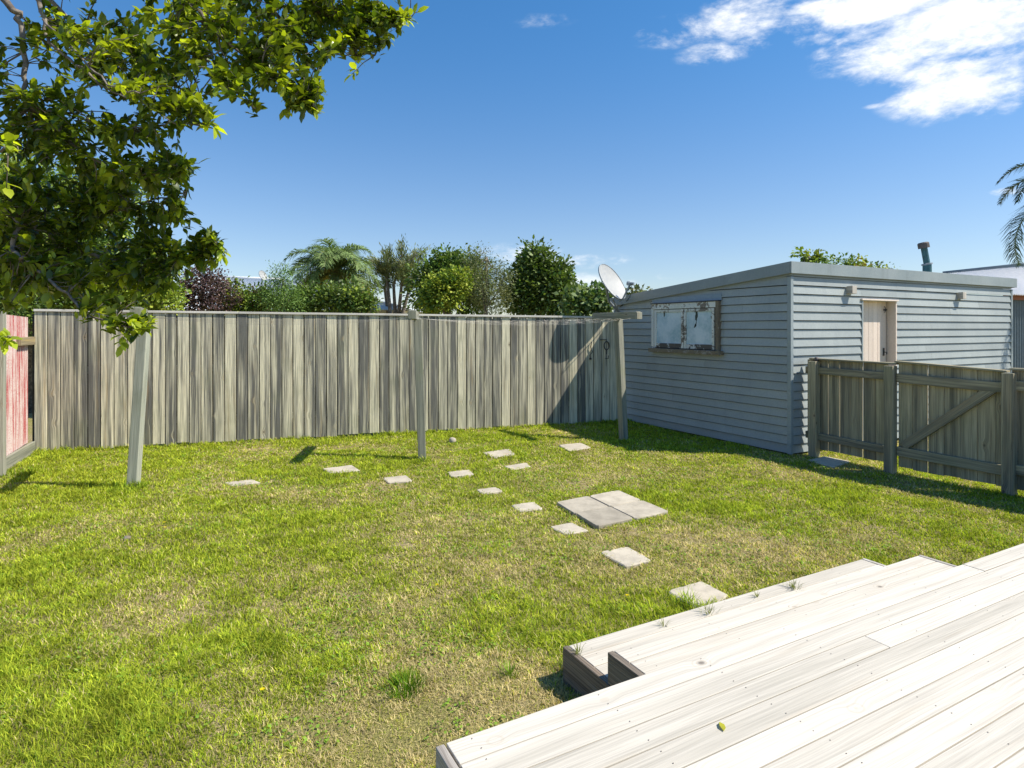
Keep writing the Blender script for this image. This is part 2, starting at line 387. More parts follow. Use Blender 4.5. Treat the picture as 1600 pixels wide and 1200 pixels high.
# ------------------------------------------------------------------ layout constants
FA = Vector((-6.10, 7.84, 0)); FB = Vector((1.80, 10.40, 0)); FD = (FB-FA).normalized(); FNR = Vector((FD.y, -FD.x, 0))
SO = Vector((3.48, 7.68, 0))
DECK_Z = .41; DV = 1.642
def uv(u, v, z=0): return D2*u + D1*v + UP*z
slabs = {  # quads in pixels of the photograph, as surveyed on the ground plane
 's1': [(350,757),(395,752),(407,757),(362,762)], 's2': [(503,736),(550,730),(563,739),(518,743)], 's3': [(598,749),(635,745),(645,754),(606,757)],
 's4': [(698,740),(733,736),(741,743),(706,747)], 's5': [(744,766),(774,762),(786,768),(755,773)], 's6': [(753,710),(795,704),(808,713),(771,718)],
 's7': [(788,731),(823,726),(829,732),(799,737)], 's8': [(872,699),(908,696),(924,703),(889,709)], 's9': [(798,791),(834,786),(849,797),(813,802)],
 's10':[(858,826),(893,819),(920,832),(884,838)], 's11':[(936,866),(981,857),(1019,879),(978,889)], 's12':[(1042,927),(1096,911),(1140,934),(1090,958)],
 's13':[(1262,722),(1288,716),(1330,724),(1302,733)]}
lab = {'s1':'grass grown concrete stepping stone, farthest left of the curved row','s2':'concrete stepping stone second from the left, below the shadow of the middle line post',
 's3':'concrete stepping stone left of and in front of the middle clothesline post','s4':'small concrete stepping stone just right of the middle clothesline post',
 's5':'smallest pale stepping stone midway between the line posts and the four slab square','s6':'large far stepping stone set towards the back fence with a notched edge','s7':'small stepping stone just in front of the notched far stone',
 's8':'stepping stone nearest the right clothesline post at the edge of the shed shadow','s9':'stepping stone off the left corner of the four slab square','s10':'stepping stone touching the near left corner of the four slab square',
 's11':'large pale stepping stone between the four slab square and the deck steps','s12':'large stepping stone tucked beside the lowest deck step','s13':'shaded stepping slab at the foot of the low gate fence by the shed corner'}
slabq = {}
for k, q in slabs.items(): slabq[k] = [gp(*p) for p in q]
PQ = [gp(867,789), gp(966,769), gp(1048,804), gp(932,829)]

def inpoly(x, y, q, grow=0.0):
    """points inside the convex quad q, grown by grow metres"""
    c = sum((Vector(p) for p in q), Vector((0,0,0)))/len(q); n = len(q)
    area = sum(q[i].x*q[(i+1)%n].y-q[(i+1)%n].x*q[i].y for i in range(n))
    ok = np.ones(len(x), bool)
    for i in range(n):
        a, b = q[i], q[(i+1) % n]; ex, ey = b.x-a.x, b.y-a.y; L = math.hypot(ex, ey)
        s = (ex*(y-a.y)-ey*(x-a.x))/L*(1 if area > 0 else -1)
        ok &= s > -grow
    return ok

# ------------------------------------------------------------------ ground
def hgt(x, y):
    return (fbm(x, y, .9, 40)-.5)*.05 + (vnoise(x, y, 6, 50)-.5)*.012
nx, ny = 170, 130
gx_ = np.linspace(-9, 9, nx); gy_ = np.linspace(.0, 13, ny)
X, Y = np.meshgrid(gx_, gy_, indexing='ij'); 
edge = np.clip(np.minimum(np.minimum(X+9, 9-X), np.minimum(Y-0, 13-Y))/1.0, 0, 1)
Z = hgt(X, Y)*edge
V = np.stack([X, Y, Z], -1).reshape(-1, 3)
ii, jj = np.meshgrid(np.arange(nx-1), np.arange(ny-1), indexing='ij'); b0 = (ii*ny+jj).ravel()
Fq = np.stack([b0, b0+ny, b0+ny+1, b0+1], 1)
ring = []
nV = len(V); out = np.array([[-600,-600,0],[600,-600,0],[600,600,0],[-600,600,0],[-9,0,0],[9,0,0],[9,13,0],[-9,13,0]], float)
Fo = np.array([[0,1,5,4],[1,2,6,5],[2,3,7,6],[3,0,4,7]])+nV
lawn = rawmesh('lawn', np.vstack([V, out]), np.vstack([Fq, Fo]), np.ones((len(Fq)+4, 3)), M['soil'], smooth=True)
tag(lawn, 'patchy sunlit lawn soil running from the deck to the fences', 'lawn', kind='structure')

# ------------------------------------------------------------------ grass
def ground_mask(x, y):
    ok = (x-FA.x)*FNR.x + (y-FA.y)*FNR.y > .015            # near side of the back fence
    # shed
    su = (x-SO.x)*D2.x+(y-SO.y)*D2.y; sv = (x-SO.x)*D1.x+(y-SO.y)*D1.y
    ok &= ~((su > -.02) & (sv > -.02) & (su < 5.7) & (sv < 3.6))
    du = x*D2.x+y*D2.y; dv = x*D1.x+y*D1.y
    ok &= ~((du > .64) & (dv < DV)); ok &= ~((du > 1.525) & (du < 3.79) & (dv < 2.355))
    lx = (x-LA.x)*LN.x+(y-LA.y)*LN.y; ok &= lx > .05
    for q in slabq.values(): ok &= ~inpoly(x, y, q, -.03)
    ok &= ~inpoly(x, y, PQ, -.012)
    return ok
LA = Vector((-6.12, 7.80, 0)); LB = Vector((-5.35, 6.13, 0)); LD = (LB-LA).normalized(); LN = Vector((-LD.y, LD.x, 0))
if LN.x < 0: LN = -LN
def dryness(x, y):
    d = fbm(x, y, .75, 10)*.62 + fbm(x, y, 2.6, 20)*.38
    # worn, yellow patches seen in the yard
    for (px, py, r, s) in [(720,1085,.34,.34),(1120,870,.6,.18),(930,850,.5,.15),(1340,830,.7,.12),(240,930,.7,.12),(560,1060,.4,.12),(800,1150,.3,.2),(680,900,.8,.12),(640,1130,.35,.2),(820,1050,.25,.25),(880,695,.25,.2),(1180,780,.6,.1)]:
        p = gp(px, py); d = d + s*np.exp(-((x-p.x)**2+(y-p.y)**2)/r**2)
    # lusher strips near the fences and in front-left
    dist = (x-FA.x)*FNR.x+(y-FA.y)*FNR.y
    d = d - .16*np.exp(-(dist/1.2)**2)*(x < .6) - .10*np.exp(-((x+3.4)**2+(y-6.6)**2)/2.2)
    for (px, py, r, s) in [(635,1072,.10,.5),(790,900,.5,.16),(300,1100,.5,.08),(1080,960,.35,.1),(900,980,.4,.12)]:
        p = gp(px, py); d = d - s*np.exp(-((x-p.x)**2+(y-p.y)**2)/r**2)
    return d
def make_grass():
    P = []
    # stratified by distance so that density falls with distance from the yard's near edge
    for (y0, y1, dens) in [(1.3,2.2,50000),(2.2,3.2,33000),(3.2,4.4,16000),(4.4,6,10500),(6,8,6500),(8,11,5000)]:
        xl = -min(6.6, .90*y1+.5); xr = min(6.6, .92*y1+.5)
        n = int((xr-xl)*(y1-y0)*dens); x = rng.uniform(xl, xr, n); y = rng.uniform(y0, y1, n)
        k = (x > -.9*y-.4) & (x < .95*y+.4); x = x[k]; y = y[k]
        P.append(np.stack([x, y, np.full(len(x), 1.0)], 1))
    P = np.vstack(P); x, y = P[:, 0], P[:, 1]
    k = ground_mask(x, y); x, y = x[k], y[k]
    dry = dryness(x, y); clump = vnoise(x, y, 9, 31)*.6+vnoise(x, y, 22, 33)*.4
    # thin out dry ground
    keep = rng.random(len(x)) < np.clip(1.25-1.9*np.clip(dry-.52, 0, 1)*1.2, .5, 1)*np.clip(.22+clump*1.6, 0, 1)
    x, y, dry, clump = x[keep], y[keep], dry[keep], clump[keep]; n = len(x)
    dist = (x-FA.x)*FNR.x+(y-FA.y)*FNR.y
    lush = np.clip((.52-dry)*4, 0, 1)
    h = (.009+.017*rng.random(n)**1.3)*(.65+.8*clump)*(1+.9*lush)
    h *= 1+1.0*np.exp(-(dist/.12)**2)
    tuft = np.zeros(n)
    for (px, py, r) in [(635,1072,.09),(900,1045,.08),(1080,945,.06),(205,765,.16),(662,722,.07),(975,692,.07),(20,740,.25),(300,690,.15),(90,700,.25)]:
        p = gp(px, py); tuft = np.maximum(tuft, np.exp(-((x-p.x)**2+(y-p.y)**2)/r**2))
    h *= 1+1.5*tuft
    wd = (.0013+.0010*rng.random(n))*(1+np.clip(y-2, 0, 9)*.26)
    a = rng.uniform(0, 2*np.pi, n); lean = h*(.35+1.3*rng.random(n)**1.2)*(1-.4*tuft)
    flat = rng.random(n) < .18+.45*np.clip((dry-.5)*3, 0, 1)
    lean[flat] *= 1.35; h[flat] *= .4; near = np.clip((3.6-y)/2, 0, 1); lean *= 1-.25*near; h *= 1-.15*near; wd *= 1-.25*near
    dx, dy = np.cos(a), np.sin(a)
    b = a+np.pi/2+rng.normal(0, .4, n); wx, wy = np.cos(b)*wd, np.sin(b)*wd
    z0 = hgt(x, y)
    base = np.stack([x, y, z0-.002], 1); mid = np.stack([x+dx*lean*.35, y+dy*lean*.35, z0+h*.6], 1); tip = np.stack([x+dx*lean, y+dy*lean, z0+h], 1)
    W = np.stack([wx, wy, np.zeros(n)], 1)
    V = np.stack([base-W, base+W, mid+W*.8, mid-W*.8, tip], 1).reshape(-1, 3)
    o = (np.arange(n)*5)[:, None]
    Ft = np.stack([o+[0,1,2], o+[0,2,3], o+[3,2,4]], 1).reshape(-1, 3)
    # per-blade colour: fresh green / lime / straw
    t = np.clip((dry-.515)*3.8+rng.normal(0, .34, n)+.33, 0, 1)[:, None]
    green = np.array([.145, .255, .024]); lime = np.array([.45, .485, .044]); straw = np.array([.66, .54, .28])
    mixg = np.clip(rng.normal(.70, .30, n)-.45*tuft, 0, 1)[:, None]
    gcol = green*(1-mixg)+lime*mixg
    tt = np.clip((t-.25)/.7, 0, 1); pick = (rng.random(n)[:, None] < tt*.85)
    col = np.where(pick, straw*(.55+.75*rng.random((n, 1))), gcol*(.6+.9*rng.random((n, 1))))*(.72+.56*vnoise(x, y, 15, 35)*.6+.56*.4*vnoise(x, y, 5, 36))[:, None]
    g = rawmesh('grass', V, Ft, np.repeat(col, 3, axis=0), M['grass'])
    tag(g, 'short patchy green and straw coloured grass covering the yard', 'grass', kind='stuff')
    # flat broad-leaved clover and plantain
    n = 60000; y = rng.uniform(1.6, 9.5, n)**1.0; x = rng.uniform(-1, 1, n)*(.92*y+.3)
    k = ground_mask(x, y) & (vnoise(x, y, 3.0, 60)*.6+vnoise(x, y, 9, 61)*.4 > .60) & (abs(x) < 6.4); x, y = x[k], y[k]; n = len(x)
    tv = [(-.5,0,0),(0,.42,.05),(.5,0,.02),(0,-.42,.05)]
    ang = rng.uniform(0, 6.28, n); d = np.stack([np.cos(ang), np.sin(ang), rng.normal(.15, .25, n)], 1)
    up = np.stack([rng.normal(0, .35, n), rng.normal(0, .35, n), np.ones(n)], 1)
    c = np.array([.19, .33, .045])*(.7+.8*rng.random((n, 1)))+np.array([.08, .06, 0])*rng.random((n, 1))
    o = scatter('clover', tv, [[0,1,2,3]], np.stack([x, y, hgt(x, y)+.006+.014*rng.random(n)], 1), rots(d, up), (.007+.009*rng.random(n))*(1+.12*y), c, M['grass'])
    tag(o, 'low broad leaved clover and weeds flecked through the lawn', 'clover', kind='stuff')
make_grass()

# ------------------------------------------------------------------ stepping stones and the paved square
def slab_mesh(mb, q, z0, z1, rnd, jitter=.006, rim=.008, cr=.006):
    """thick slab with a rounded irregular outline"""
    q = [Vector((p.x, p.y, 0)) for p in q]; n = len(q); c = sum(q, Vector())/n
    pts = []
    for i in range(n):
        a, b = q[i], q[(i+1) % n]
        for k in range(10):
            t = (k+.5)/10; p = a.lerp(b, t)
            e = min(t, 1-t); inset = cr*max(0, 1-e*12)
            p = p.lerp(c, inset/max((p-c).length, .01)*1.5)
            p += Vector((random.gauss(0, jitter*.4), random.gauss(0, jitter*.4), 0)); pts.append(p)
    ringo = [(p.x, p.y, z0) for p in pts]; ring1 = [(p.x, p.y, z1-.006) for p in pts]
    ring2 = []
    for p in pts:
        pp = p.lerp(c, rim/max((p-c).length, .01)); ring2.append((pp.x, pp.y, z1+random.uniform(-.001, .001)))
    m = len(pts); zt = lambda r: r
    for A, Bq in ((ringo, ring1), (ring1, ring2)):
        for i in range(m):
            j = (i+1) % m; mb.face([A[i], A[j], Bq[j], Bq[i]], [(0,0)]*4, rnd)
    mb.face(ring2, None, rnd)
for k, q in slabq.items():
    mb = MB(); c = sum(q, Vector())/4
    ar = sum(q[i].x*q[(i+1)%4].y-q[(i+1)%4].x*q[i].y for i in range(4))
    if ar < 0: q = q[::-1]
    zb = float(hgt(np.array([c.x]), np.array([c.y]))[0])
    slab_mesh(mb, q, zb-.05, zb+(.017 if k != 's1' else .014), random.uniform(.75, 1))
    o = mb.build('stepping_stone', M['concrete']); tag(o, lab[k], 'stepping stone', 'concrete stepping stones')
corn = ['back left','back right','near right','near left']
cols = ['far left paver of the four slab square with an orange stain','far right paver of the four slab square','near right paver of the four slab square','darker near left paver of the four slab square with an exposed front edge']
c0 = sum(PQ, Vector())/4; mids = [(PQ[i]+PQ[(i+1)%4])/2 for i in range(4)]
order = [0, 1, 2, 3]
for i in range(4):
    q = [PQ[i], mids[i], c0, mids[i-1]]; cc = sum(q, Vector())/4
    q = [cc+(p-cc)*.955 for p in q]
    ar = sum(q[a].x*q[(a+1)%4].y-q[(a+1)%4].x*q[a].y for a in range(4))
    if ar < 0: q = q[::-1]
    mb = MB(); slab_mesh(mb, q, -.03, .026+[.002,.0,.002,.008][i], [.45,.85,.6,.05][i], .003, .004, .002)
    tag(mb.build('paving_slab', M['concrete']), cols[i], 'paving slab', 'paving slabs laid in a square')

# ------------------------------------------------------------------ back fence
def fence_back():
    root = empty('paling_fence', FA, 'tall weathered vertical board fence with a flat top cap across the back of the lawn', 'fence')
    L = (FB-FA).length; mb = MB(); bb = MB(); s = 0; i = 0
    while s < L:
        wd = random.choice([.142, .146, .15, .15, .153]); 
        if s+wd > L: wd = L-s
        if wd < .03: break
        zt = 1.805+(1.755-1.805)*(s/L); zb = .015+random.uniform(-.01, .02)
        off = random.uniform(-.004, .004); gap = random.choice([.007, .009, .010, .012, .015])
        a = FA+FD*(s+gap/2)+FNR*off; sk = FD*random.uniform(-.003, .003)
        mb.box(a+UP*zb, UP*(zt-zb)+sk, FD*(wd-gap), -FNR*.022); bb.box(FA+FD*(s-.03)-FNR*.034+UP*.05, UP*(zt-.08), FD*.06, -FNR*.02); s += wd; i += 1
    mb.build('palings', M['fence'], root, bevel=.003); bb.build('gap_shade_slats', M['gap_shade'], root)  # slats behind the palings are added so their gaps read as shade lines
    mb = MB(); s = 0
    while s < L:
        l = min(2.4, L-s); za = 1.808-.05*(s/L); zb_ = 1.808-.05*((s+l)/L)
        mb.box(FA+FD*s+FNR*.022+UP*za, FD*(l-.004)+UP*(zb_-za), -FNR*.10, UP*.03); s += l
    mb.build('cap_board', M['cap'], root, bevel=.003)
    for z in (.3, 1.0, 1.6):
        mb = MB(); mb.box(FA-FNR*.03+UP*z, FD*L, -FNR*.05, UP*.09); mb.build('rail', M['post'], root)
    s = .2
    while s < L:
        mb = MB(); mb.box(FA+FD*s-FNR*.085, UP*1.75, FD*.1, -FNR*.1); mb.build('post', M['post'], root); s += 1.9
fence_back()
# ------------------------------------------------------------------ red corrugated fence on the left
def corrug(mb, a, b, z0a, z0b, z1a, z1b, amp=.013, pitch=.076, nrm=None, rnd=.5, seg=6, thick=.002):
    a, b = Vector(a), Vector(b); d = (b-a); L = d.length; d.normalize()
    n = nrm if nrm else Vector((-d.y, d.x, 0)); m = int(L/pitch*seg)
    pts = []
    for i in range(m+1):
        s = L*i/m; t = s/L; off = math.sin(2*math.pi*s/pitch)*amp
        p = a+d*s+n*off; pts.append((p+UP*(z0a+(z0b-z0a)*t), p+UP*(z1a+(z1b-z1a)*t)))
    for i in range(m):
        mb.face([pts[i][0], pts[i+1][0], pts[i+1][1], pts[i][1]], None, rnd)
        mb.face([pts[i][0]-n*thick, pts[i][1]-n*thick, pts[i+1][1]-n*thick, pts[i+1][0]-n*thick], None, rnd)
root = empty('corrugated_fence', LA, 'short red corrugated iron fence with flaking paint at the left edge of the lawn', 'fence')
mb = MB(); corrug(mb, LA+LD*.12+LN*.0, LA+LD*1.22, .16, .14, 1.73, 1.755, nrm=LN); mb.build('iron_sheet', M['red'], root, smooth=True)
mb = MB(); corrug(mb, LA+LD*1.24-LN*.02, LA+LD*3.2-LN*.02, .14, .12, 1.75, 1.8, nrm=LN); mb.build('iron_sheet', M['red'], root, smooth=True)
mb = MB(); corrug(mb, LA-LD*.05-LN*.06, LA+LD*.2-LN*.06, 1.55, 1.55, 1.70, 1.7, nrm=LN); mb.build('iron_offcut', M['red'], root, smooth=True)
mb = MB(); mb.box(LA+LN*.013+UP*1.385-LD*.0, LD*.6, LN*.045, UP*.10); mb.build('rail', M['lichen'], root, bevel=.004)
mb = MB(); mb.box(LA-LN*.06+UP*.83, LD*2.6, LN*.03, UP*.09); mb.build('rail', M['post'], root, bevel=.004)
mb = MB(); mb.box(LA+LN*.015+UP*.0, LD*3.0, LN*.04, UP*.155); mb.build('bottom_board', M['post'], root, bevel=.004)
mb = MB(); mb.box(LA+LD*1.25+LN*.0, UP*1.78, LD*.1, LN*.09); mb.build('post', M['post'], root, bevel=.005)
mb = MB(); mb.box(LA-LD*.02-LN*.2, UP*1.5, LD*.09, LN*.09); mb.build('post', M['gate'], root, bevel=.005)

# ------------------------------------------------------------------ shed
def shed():
    root = empty('weatherboard_shed', SO, 'blue grey weatherboard shed with a shallow sloping roof on the right of the lawn', 'shed')
    DP = .111; U1 = 5.57; V1 = 3.52
    roofz = lambda v: 2.265 - .30*v/3.5            # underside of the roof along the side wall
    def clip(poly, f):                              # keep the part of a 2-D polygon where f(p) >= 0
        out = []
        for i in range(len(poly)):
            a, b = poly[i], poly[(i+1) % len(poly)]; fa, fb = f(a), f(b)
            if fa >= 0: out.append(a)
            if (fa >= 0) != (fb >= 0):
                t = fa/(fa-fb); out.append((a[0]+(b[0]-a[0])*t, a[1]+(b[1]-a[1])*t))
        return out
    def boards(mb, d, nrm, s0, s1, za, zb, top=None, zstart=.03):
        k = 0
        while True:
            z0 = zstart+k*DP; z1 = z0+DP-.010; k += 1
            if z0 >= zb: break
            lo, hi = max(z0, za), min(z1, zb)
            if hi-lo < .004: continue
            # board lengths with staggered joints
            out = lambda z: .024-.018*(z-z0)/(DP-.010)
            of = random.uniform(0, .002)
            js = [s0, s1] if s1-s0 < 1.6 or random.random() < .35 else [s0, s0+(s1-s0)*random.uniform(.2, .8), s1]
            for a0, a1 in zip(js, js[1:]):
                poly = [(a0+(.0015 if a0 > s0 else 0), lo), (a1-(.0015 if a1 < s1 else 0), lo), (a1-(.0015 if a1 < s1 else 0), hi), (a0+(.0015 if a0 > s0 else 0), hi)]
                if top: poly = clip(poly, lambda p: top(p[0])-p[1])
                if len(poly) < 3: continue
                r = random.random()
                P = [SO+d*p[0]+UP*p[1]+nrm*(out(p[1])+of) for p in poly]
                if (P[1]-P[0]).cross(P[2]-P[1]).dot(nrm) < 0: P = P[::-1]
                mb.face(P, None, r)
            if lo == z0:                            # drip edge under each board
                smax = s1
                if top and top(s1) < z0: 
                    smax = s0
                    while smax < s1 and top(smax) > z0: smax += .01
                o = out(z0)+of
                A, Bp = SO+d*s0+UP*z0, SO+d*smax+UP*z0
                Q = [A+nrm*o, A-nrm*.012, Bp-nrm*.012, Bp+nrm*o]
                if (Q[1]-Q[0]).cross(Q[2]-Q[1]).z > 0: Q = Q[::-1]
                mb.face(Q, None, r)
    # walls: side wall (in shade) and front wall (in sun) with the doorway left open
    mb = MB(); boards(mb, D1, -D2, .03, V1, .03, 2.4, roofz); mb.build('side_wall', M['board'], root)
    dl, dr, dt = 1.43, 2.255, 1.965
    mb = MB(); boards(mb, D2, -D1, .03, dl, .03, 2.262); boards(mb, D2, -D1, dr, U1-.03, .03, 2.262); boards(mb, D2, -D1, dl, dr, dt, 2.262)
    mb.build('front_wall', M['board'], root)
    mb = MB()   # far and right walls as solid cladding, plus lining behind the boards
    mb.box(SO+D2*.03+D1*.03+UP*.02, UP*1.93, D1*(V1-.01), D2*.05)
    for a, b in ((.06, dl), (dr, U1-.06)): mb.box(SO+D2*a+D1*.03+UP*.02, D2*(b-a), D1*.03, UP*2.1)
    mb.box(SO+D2*(U1-.05)+D1*.06+UP*.02, D1*(V1-.1), D2*.05, UP*1.93); mb.box(SO+D2*.06+D1*(V1-.05)+UP*.02, D2*(U1-.12), D1*.05, UP*1.9)
    mb.build('wall_lining', M['flash'], root)
    for A_, b_, c_, hh in ((SO-D2*.026-D1*.026, D2*.052, D1*.055, 2.22), (SO+D2*(U1-.03)-D1*.028, D2*.05, D1*.05, 2.22), (SO+D1*(V1-.04)-D2*.027, D2*.04, D1*.05, 1.94)):
        mb = MB(); mb.box(A_+UP*.02, UP*hh, b_, c_, .9); mb.build('corner_board', M['flash'], root, bevel=.004)
    # roof: corrugated sheet with folded flashing on the edges
    e = .062
    def rz(v): return 2.415-.30*v/3.5
    mb = MB(); A = SO-D2*e; m = int((U1+2*e)/.0127); pr = None
    for i in range(m+1):
        s = (U1+2*e-.01)*i/m; off = math.sin(2*math.pi*s/.076)*.008
        p0 = A+D2*(s+.005)-D1*(e-.02)+UP*(rz(-e)-.02+off); p1 = A+D2*(s+.005)+D1*(V1+.08)+UP*(rz(V1+.08)-.02+off)
        if pr: mb.face([pr[0], p0, p1, pr[1]], None, .5)
        pr = (p0, p1)
    rf = mb.build('roof', M['iron'], root, smooth=True)
    mb = MB(); mb.box(SO-D2*e-D1*e+UP*(rz(-e)-.145), D2*(U1+2*e+.02), D1*.02, UP*.148)
    mb.box(SO-D2*(e-.01)-D1*(e-.005)+UP*(rz(0)+.001), D2*(U1+2*e-.02), D1*.12-UP*.009, UP*.004)
    mb.build('front_flashing', M['flash'], rf, bevel=.003)
    sl = UP*(rz(V1+.08)-rz(0))
    for A_ in (SO-D2*(e+.003), SO+D2*(U1+e)):
        mb = MB(); mb.box(A_-D1*(e-.022)+UP*(rz(-e)-.145), D1*(V1+.1)+sl, D2*.02, UP*.147); mb.build('side_flashing', M['flash'], rf, bevel=.003)
    mb = MB(); mb.box(SO-D2*.02-D1*.02+UP*(rz(0)-.165), D1*V1+sl, D2*.05, UP*.05); mb.box(SO+D2*.03-D1*.022+UP*2.245, D2*(U1-.05), D1*.03, UP*.05); mb.build('soffit_strip', M['flash'], rf)
    mb = MB()
    # door: recessed cream boards
    dp = empty('door', SO); dp.parent = root; dp.location = (0, 0, 0)
    mb = MB(); n = 7; u0 = dl+.05; wdt = (dr-.045-u0)/n
    for i in range(n): mb.box(SO+D2*(u0+i*wdt+.002)+D1*.105+UP*.06, UP*(dt-.04), D2*(wdt-.004), D1*.02, random.random())
    mb.build('door_leaf', M['cream'], dp, bevel=.003)
    mb = MB(); mb.box(SO+D2*dl-D1*.028+UP*.04, UP*(dt-.03), D2*.03, D1*.15); mb.build('door_frame', M['flash'], dp, bevel=.003)
    mb = MB(); mb.box(SO+D2*(dr-.03)-D1*.022+UP*.04, UP*(dt-.03), D2*.03, D1*.14); mb.box(SO+D2*(dl-.02)-D1*.045+UP*(dt+.008), D2*(dr-dl+.03), D1*.17, UP*.022); mb.build('door_frame', M['cream'], dp, bevel=.003)
    mb = MB(); b = SO+D2*(dr-.13)+D1*.1+UP*1.20
    mb.box(b, UP*.11, D2*.025, -D1*.008); mb.tube([b-D1*.01+UP*.05+D2*.012, b-D1*.045+UP*.05+D2*.012, b-D1*.045+UP*.02+D2*.012], .007, 6); mb.build('latch', M['dark'], dp)
    mb = MB(); b = SO+D2*(dr-.12)+D1*.1+UP*(dt-.12); mb.box(b, D2*.07, UP*.02, -D1*.01); mb.tube([b-D1*.012+UP*.06, b-D1*.02+UP*.02+D2*.03, b-D1*.012-UP*.03+D2*.01], .005, 6); mb.build('hasp', M['dark'], dp)
    # window with two sashes in the side wall
    wn = empty('window', SO); wn.parent = root; wn.location = (0, 0, 0)
    a, b, z0, z1 = 1.105, 2.50, 1.275, 1.975; O = -D2
    def wb(mb, v0, v1, za, zb, o0, o1, vert=True):
        A = SO+D1*v0+UP*za+O*o0
        if vert: mb.box(A, UP*(zb-za), D1*(v1-v0), O*(o1-o0))
        else: mb.box(A, D1*(v1-v0), UP*(zb-za), O*(o1-o0))
    mb = MB(); wb(mb, a, a+.055, z0, z1, .0, .068); mb.build('frame_jamb', M['sill'], wn, bevel=.003)
    mb = MB(); wb(mb, b-.05, b, z0, z1, .0, .066); wb(mb, a+.055, b-.05, z1-.085, z1-.002, .0, .064, False); mb.build('frame', M['peel'], wn, bevel=.003)
    mb = MB(); wb(mb, a-.01, b+.01, z1, z1+.012, .0, .08, False); mb.build('head_flashing', M['dark'], wn)
    mb = MB(); wb(mb, a-.02, b+.02, z1+.014, z1+.10, .018, .031, False); mb.build('head_board', M['slatepaint'], wn)
    mb = MB(); wb(mb, a-.05, b+.03, z0-.06, z0, .0, .105, False); mb.build('sill', M['sill'], wn, bevel=.004)
    mid = (a+b)/2
    mb = MB(); wb(mb, a+.05, b-.045, z0, z1-.08, -.02, .029); mb.build('gap_shade_plate', M['dark'], wn)  # dark plate paints the shade in the gaps around the sashes
    for (s0, s1) in ((a+.095, mid-.008), (mid+.008, b-.055)):
        sh = empty('sash'); sh.parent = wn; sh.location = (0, 0, 0)
        zt = z1-.094; zl = z0+.012
        mb = MB(); wb(mb, s0, s0+.042, zl, zt, .0, .054); wb(mb, s1-.042, s1, zl, zt, .0, .054); wb(mb, s0+.042, s1-.042, zt-.042, zt, .0, .052, False)
        o = mb.build('sash', M['peel'], None, bevel=.004); o.data.transform(Matrix.Translation(-SO)); o.parent = wn
        mb = MB(); wb(mb, s0+.042, s1-.042, zl, zl+.07, .0, .052, False)
        q = mb.build('bottom_rail', M['peel_heavy'], None, bevel=.004); q.data.transform(Matrix.Translation(-SO)); q.parent = wn
        mb = MB(); wb(mb, s0+.0415, s1-.0415, zl+.0695, zt-.0415, .0, .033)
        p = mb.build('pane', M['pane'], None); p.data.transform(Matrix.Translation(-SO)); p.parent = wn
        bpy.data.objects.remove(sh)
    # two beam ends standing out of the front wall
    for (px, py) in ((1324, 453), (1496, 462)):
        k = (px-800)/F; u = (k*SO.y-SO.x)/(D2.x-k*D2.y); Yd = SO.y+u*D2.y; z = EYE+(HOR-py)/F*Yd
        mb = MB(); mb.box(SO+D2*(u-.045)+D1*.01+UP*(z-.055), -D1*.11, D2*.10, UP*.105); mb.build('beam_end', M['deck_end'], root, bevel=.004)
M['slatepaint'] = painted('darker_blue_strip', (.20, .27, .34), (.24, .31, .38), rough=.5)
shed()

# flue standing on the shed roof
fb = Vector((7.07, 10.5, 2.30)); root = empty('flue_pipe', fb, 'teal metal flue pipe with a dark cap, tilting above the shed roof', 'flue')
t0 = at(1449, 427, 10.5)-Vector((0,0,.12)); t1 = at(1448.5, 413, 10.5); t2 = at(1443.5, 386, 10.5); ax = (t2-t1).normalized()
mb = MB(); mb.tube([t0, t1], .068, 16); mb.build('lower_pipe', M['teal'], root, smooth=False)
mb = MB(); mb.tube([t1, t2], .05, 16); mb.build('upper_pipe', M['teal'], root)
mb = MB(); mb.lathe(t1-ax*.01, ax, [(.0, 0), (.085, 0), (.085, .025), (.05, .03)], 16); mb.build('collar', M['dish_back'], root)
mb = MB(); mb.lathe(t2-ax*.02, ax, [(.05, 0), (.088, .0), (.088, .085), (.07, .10), (0, .105)], 16); mb.build('cap', M['fluecap'], root)

# ------------------------------------------------------------------ satellite dish on the shed corner
def dish(root, c, n, rad, back=True, arm=True, foot=None):
    n = Vector(n).normalized()
    prof = [(max(.0005, rad*i/10), -rad*.2*(1-(i/10)**2)) for i in range(11)]
    mb = MB(); mb.lathe(c, n, prof+[(rad*1.02, .004), (rad*1.02, -.012)], 40); mb.lathe(c, n, [(p[0], p[1]-.012) for p in prof[::-1]], 40)
    mb.build('reflector', M['dish'], root, smooth=True)
    mb = MB(); mb.lathe(c, n, [(rad*1.0, .006), (rad*1.03, .006), (rad*1.03, -.014), (rad*1.0, -.014)], 40); mb.build('rim', M['dish_back'], root, smooth=True)
C = at(957, 440, 10.16); dn = Vector((.69, -.54, .48)).normalized()
root = empty('satellite_dish', at(966, 490, 10.62), 'grey satellite dish on a bracket at the far corner of the shed roof', 'satellite dish')
dish(root, C, dn, .335)
side = dn.cross(UP).normalized(); dnv = side.cross(dn).normalized(); 
if dnv.z > 0: dnv = -dnv
low = C+dnv*.345; lnb = at(985, 443, 10.0)
mb = MB(); mb.tube([low-dn*.05, low+dn*.03, lnb], .015, 8); mb.build('arm', M['dish_back'], root)
mb = MB(); hd = (C-lnb).normalized(); mb.tube([lnb-hd*.06, lnb+hd*.02], [.026, .026], 10); mb.tube([lnb+hd*.02, lnb+hd*.055], [.036, .036], 12); mb.box(lnb-Vector((.05, .02, .03)), (.11, 0, 0), (0, .04, 0), (0, 0, .045)); mb.build('receiver', M['dish_back'], root)
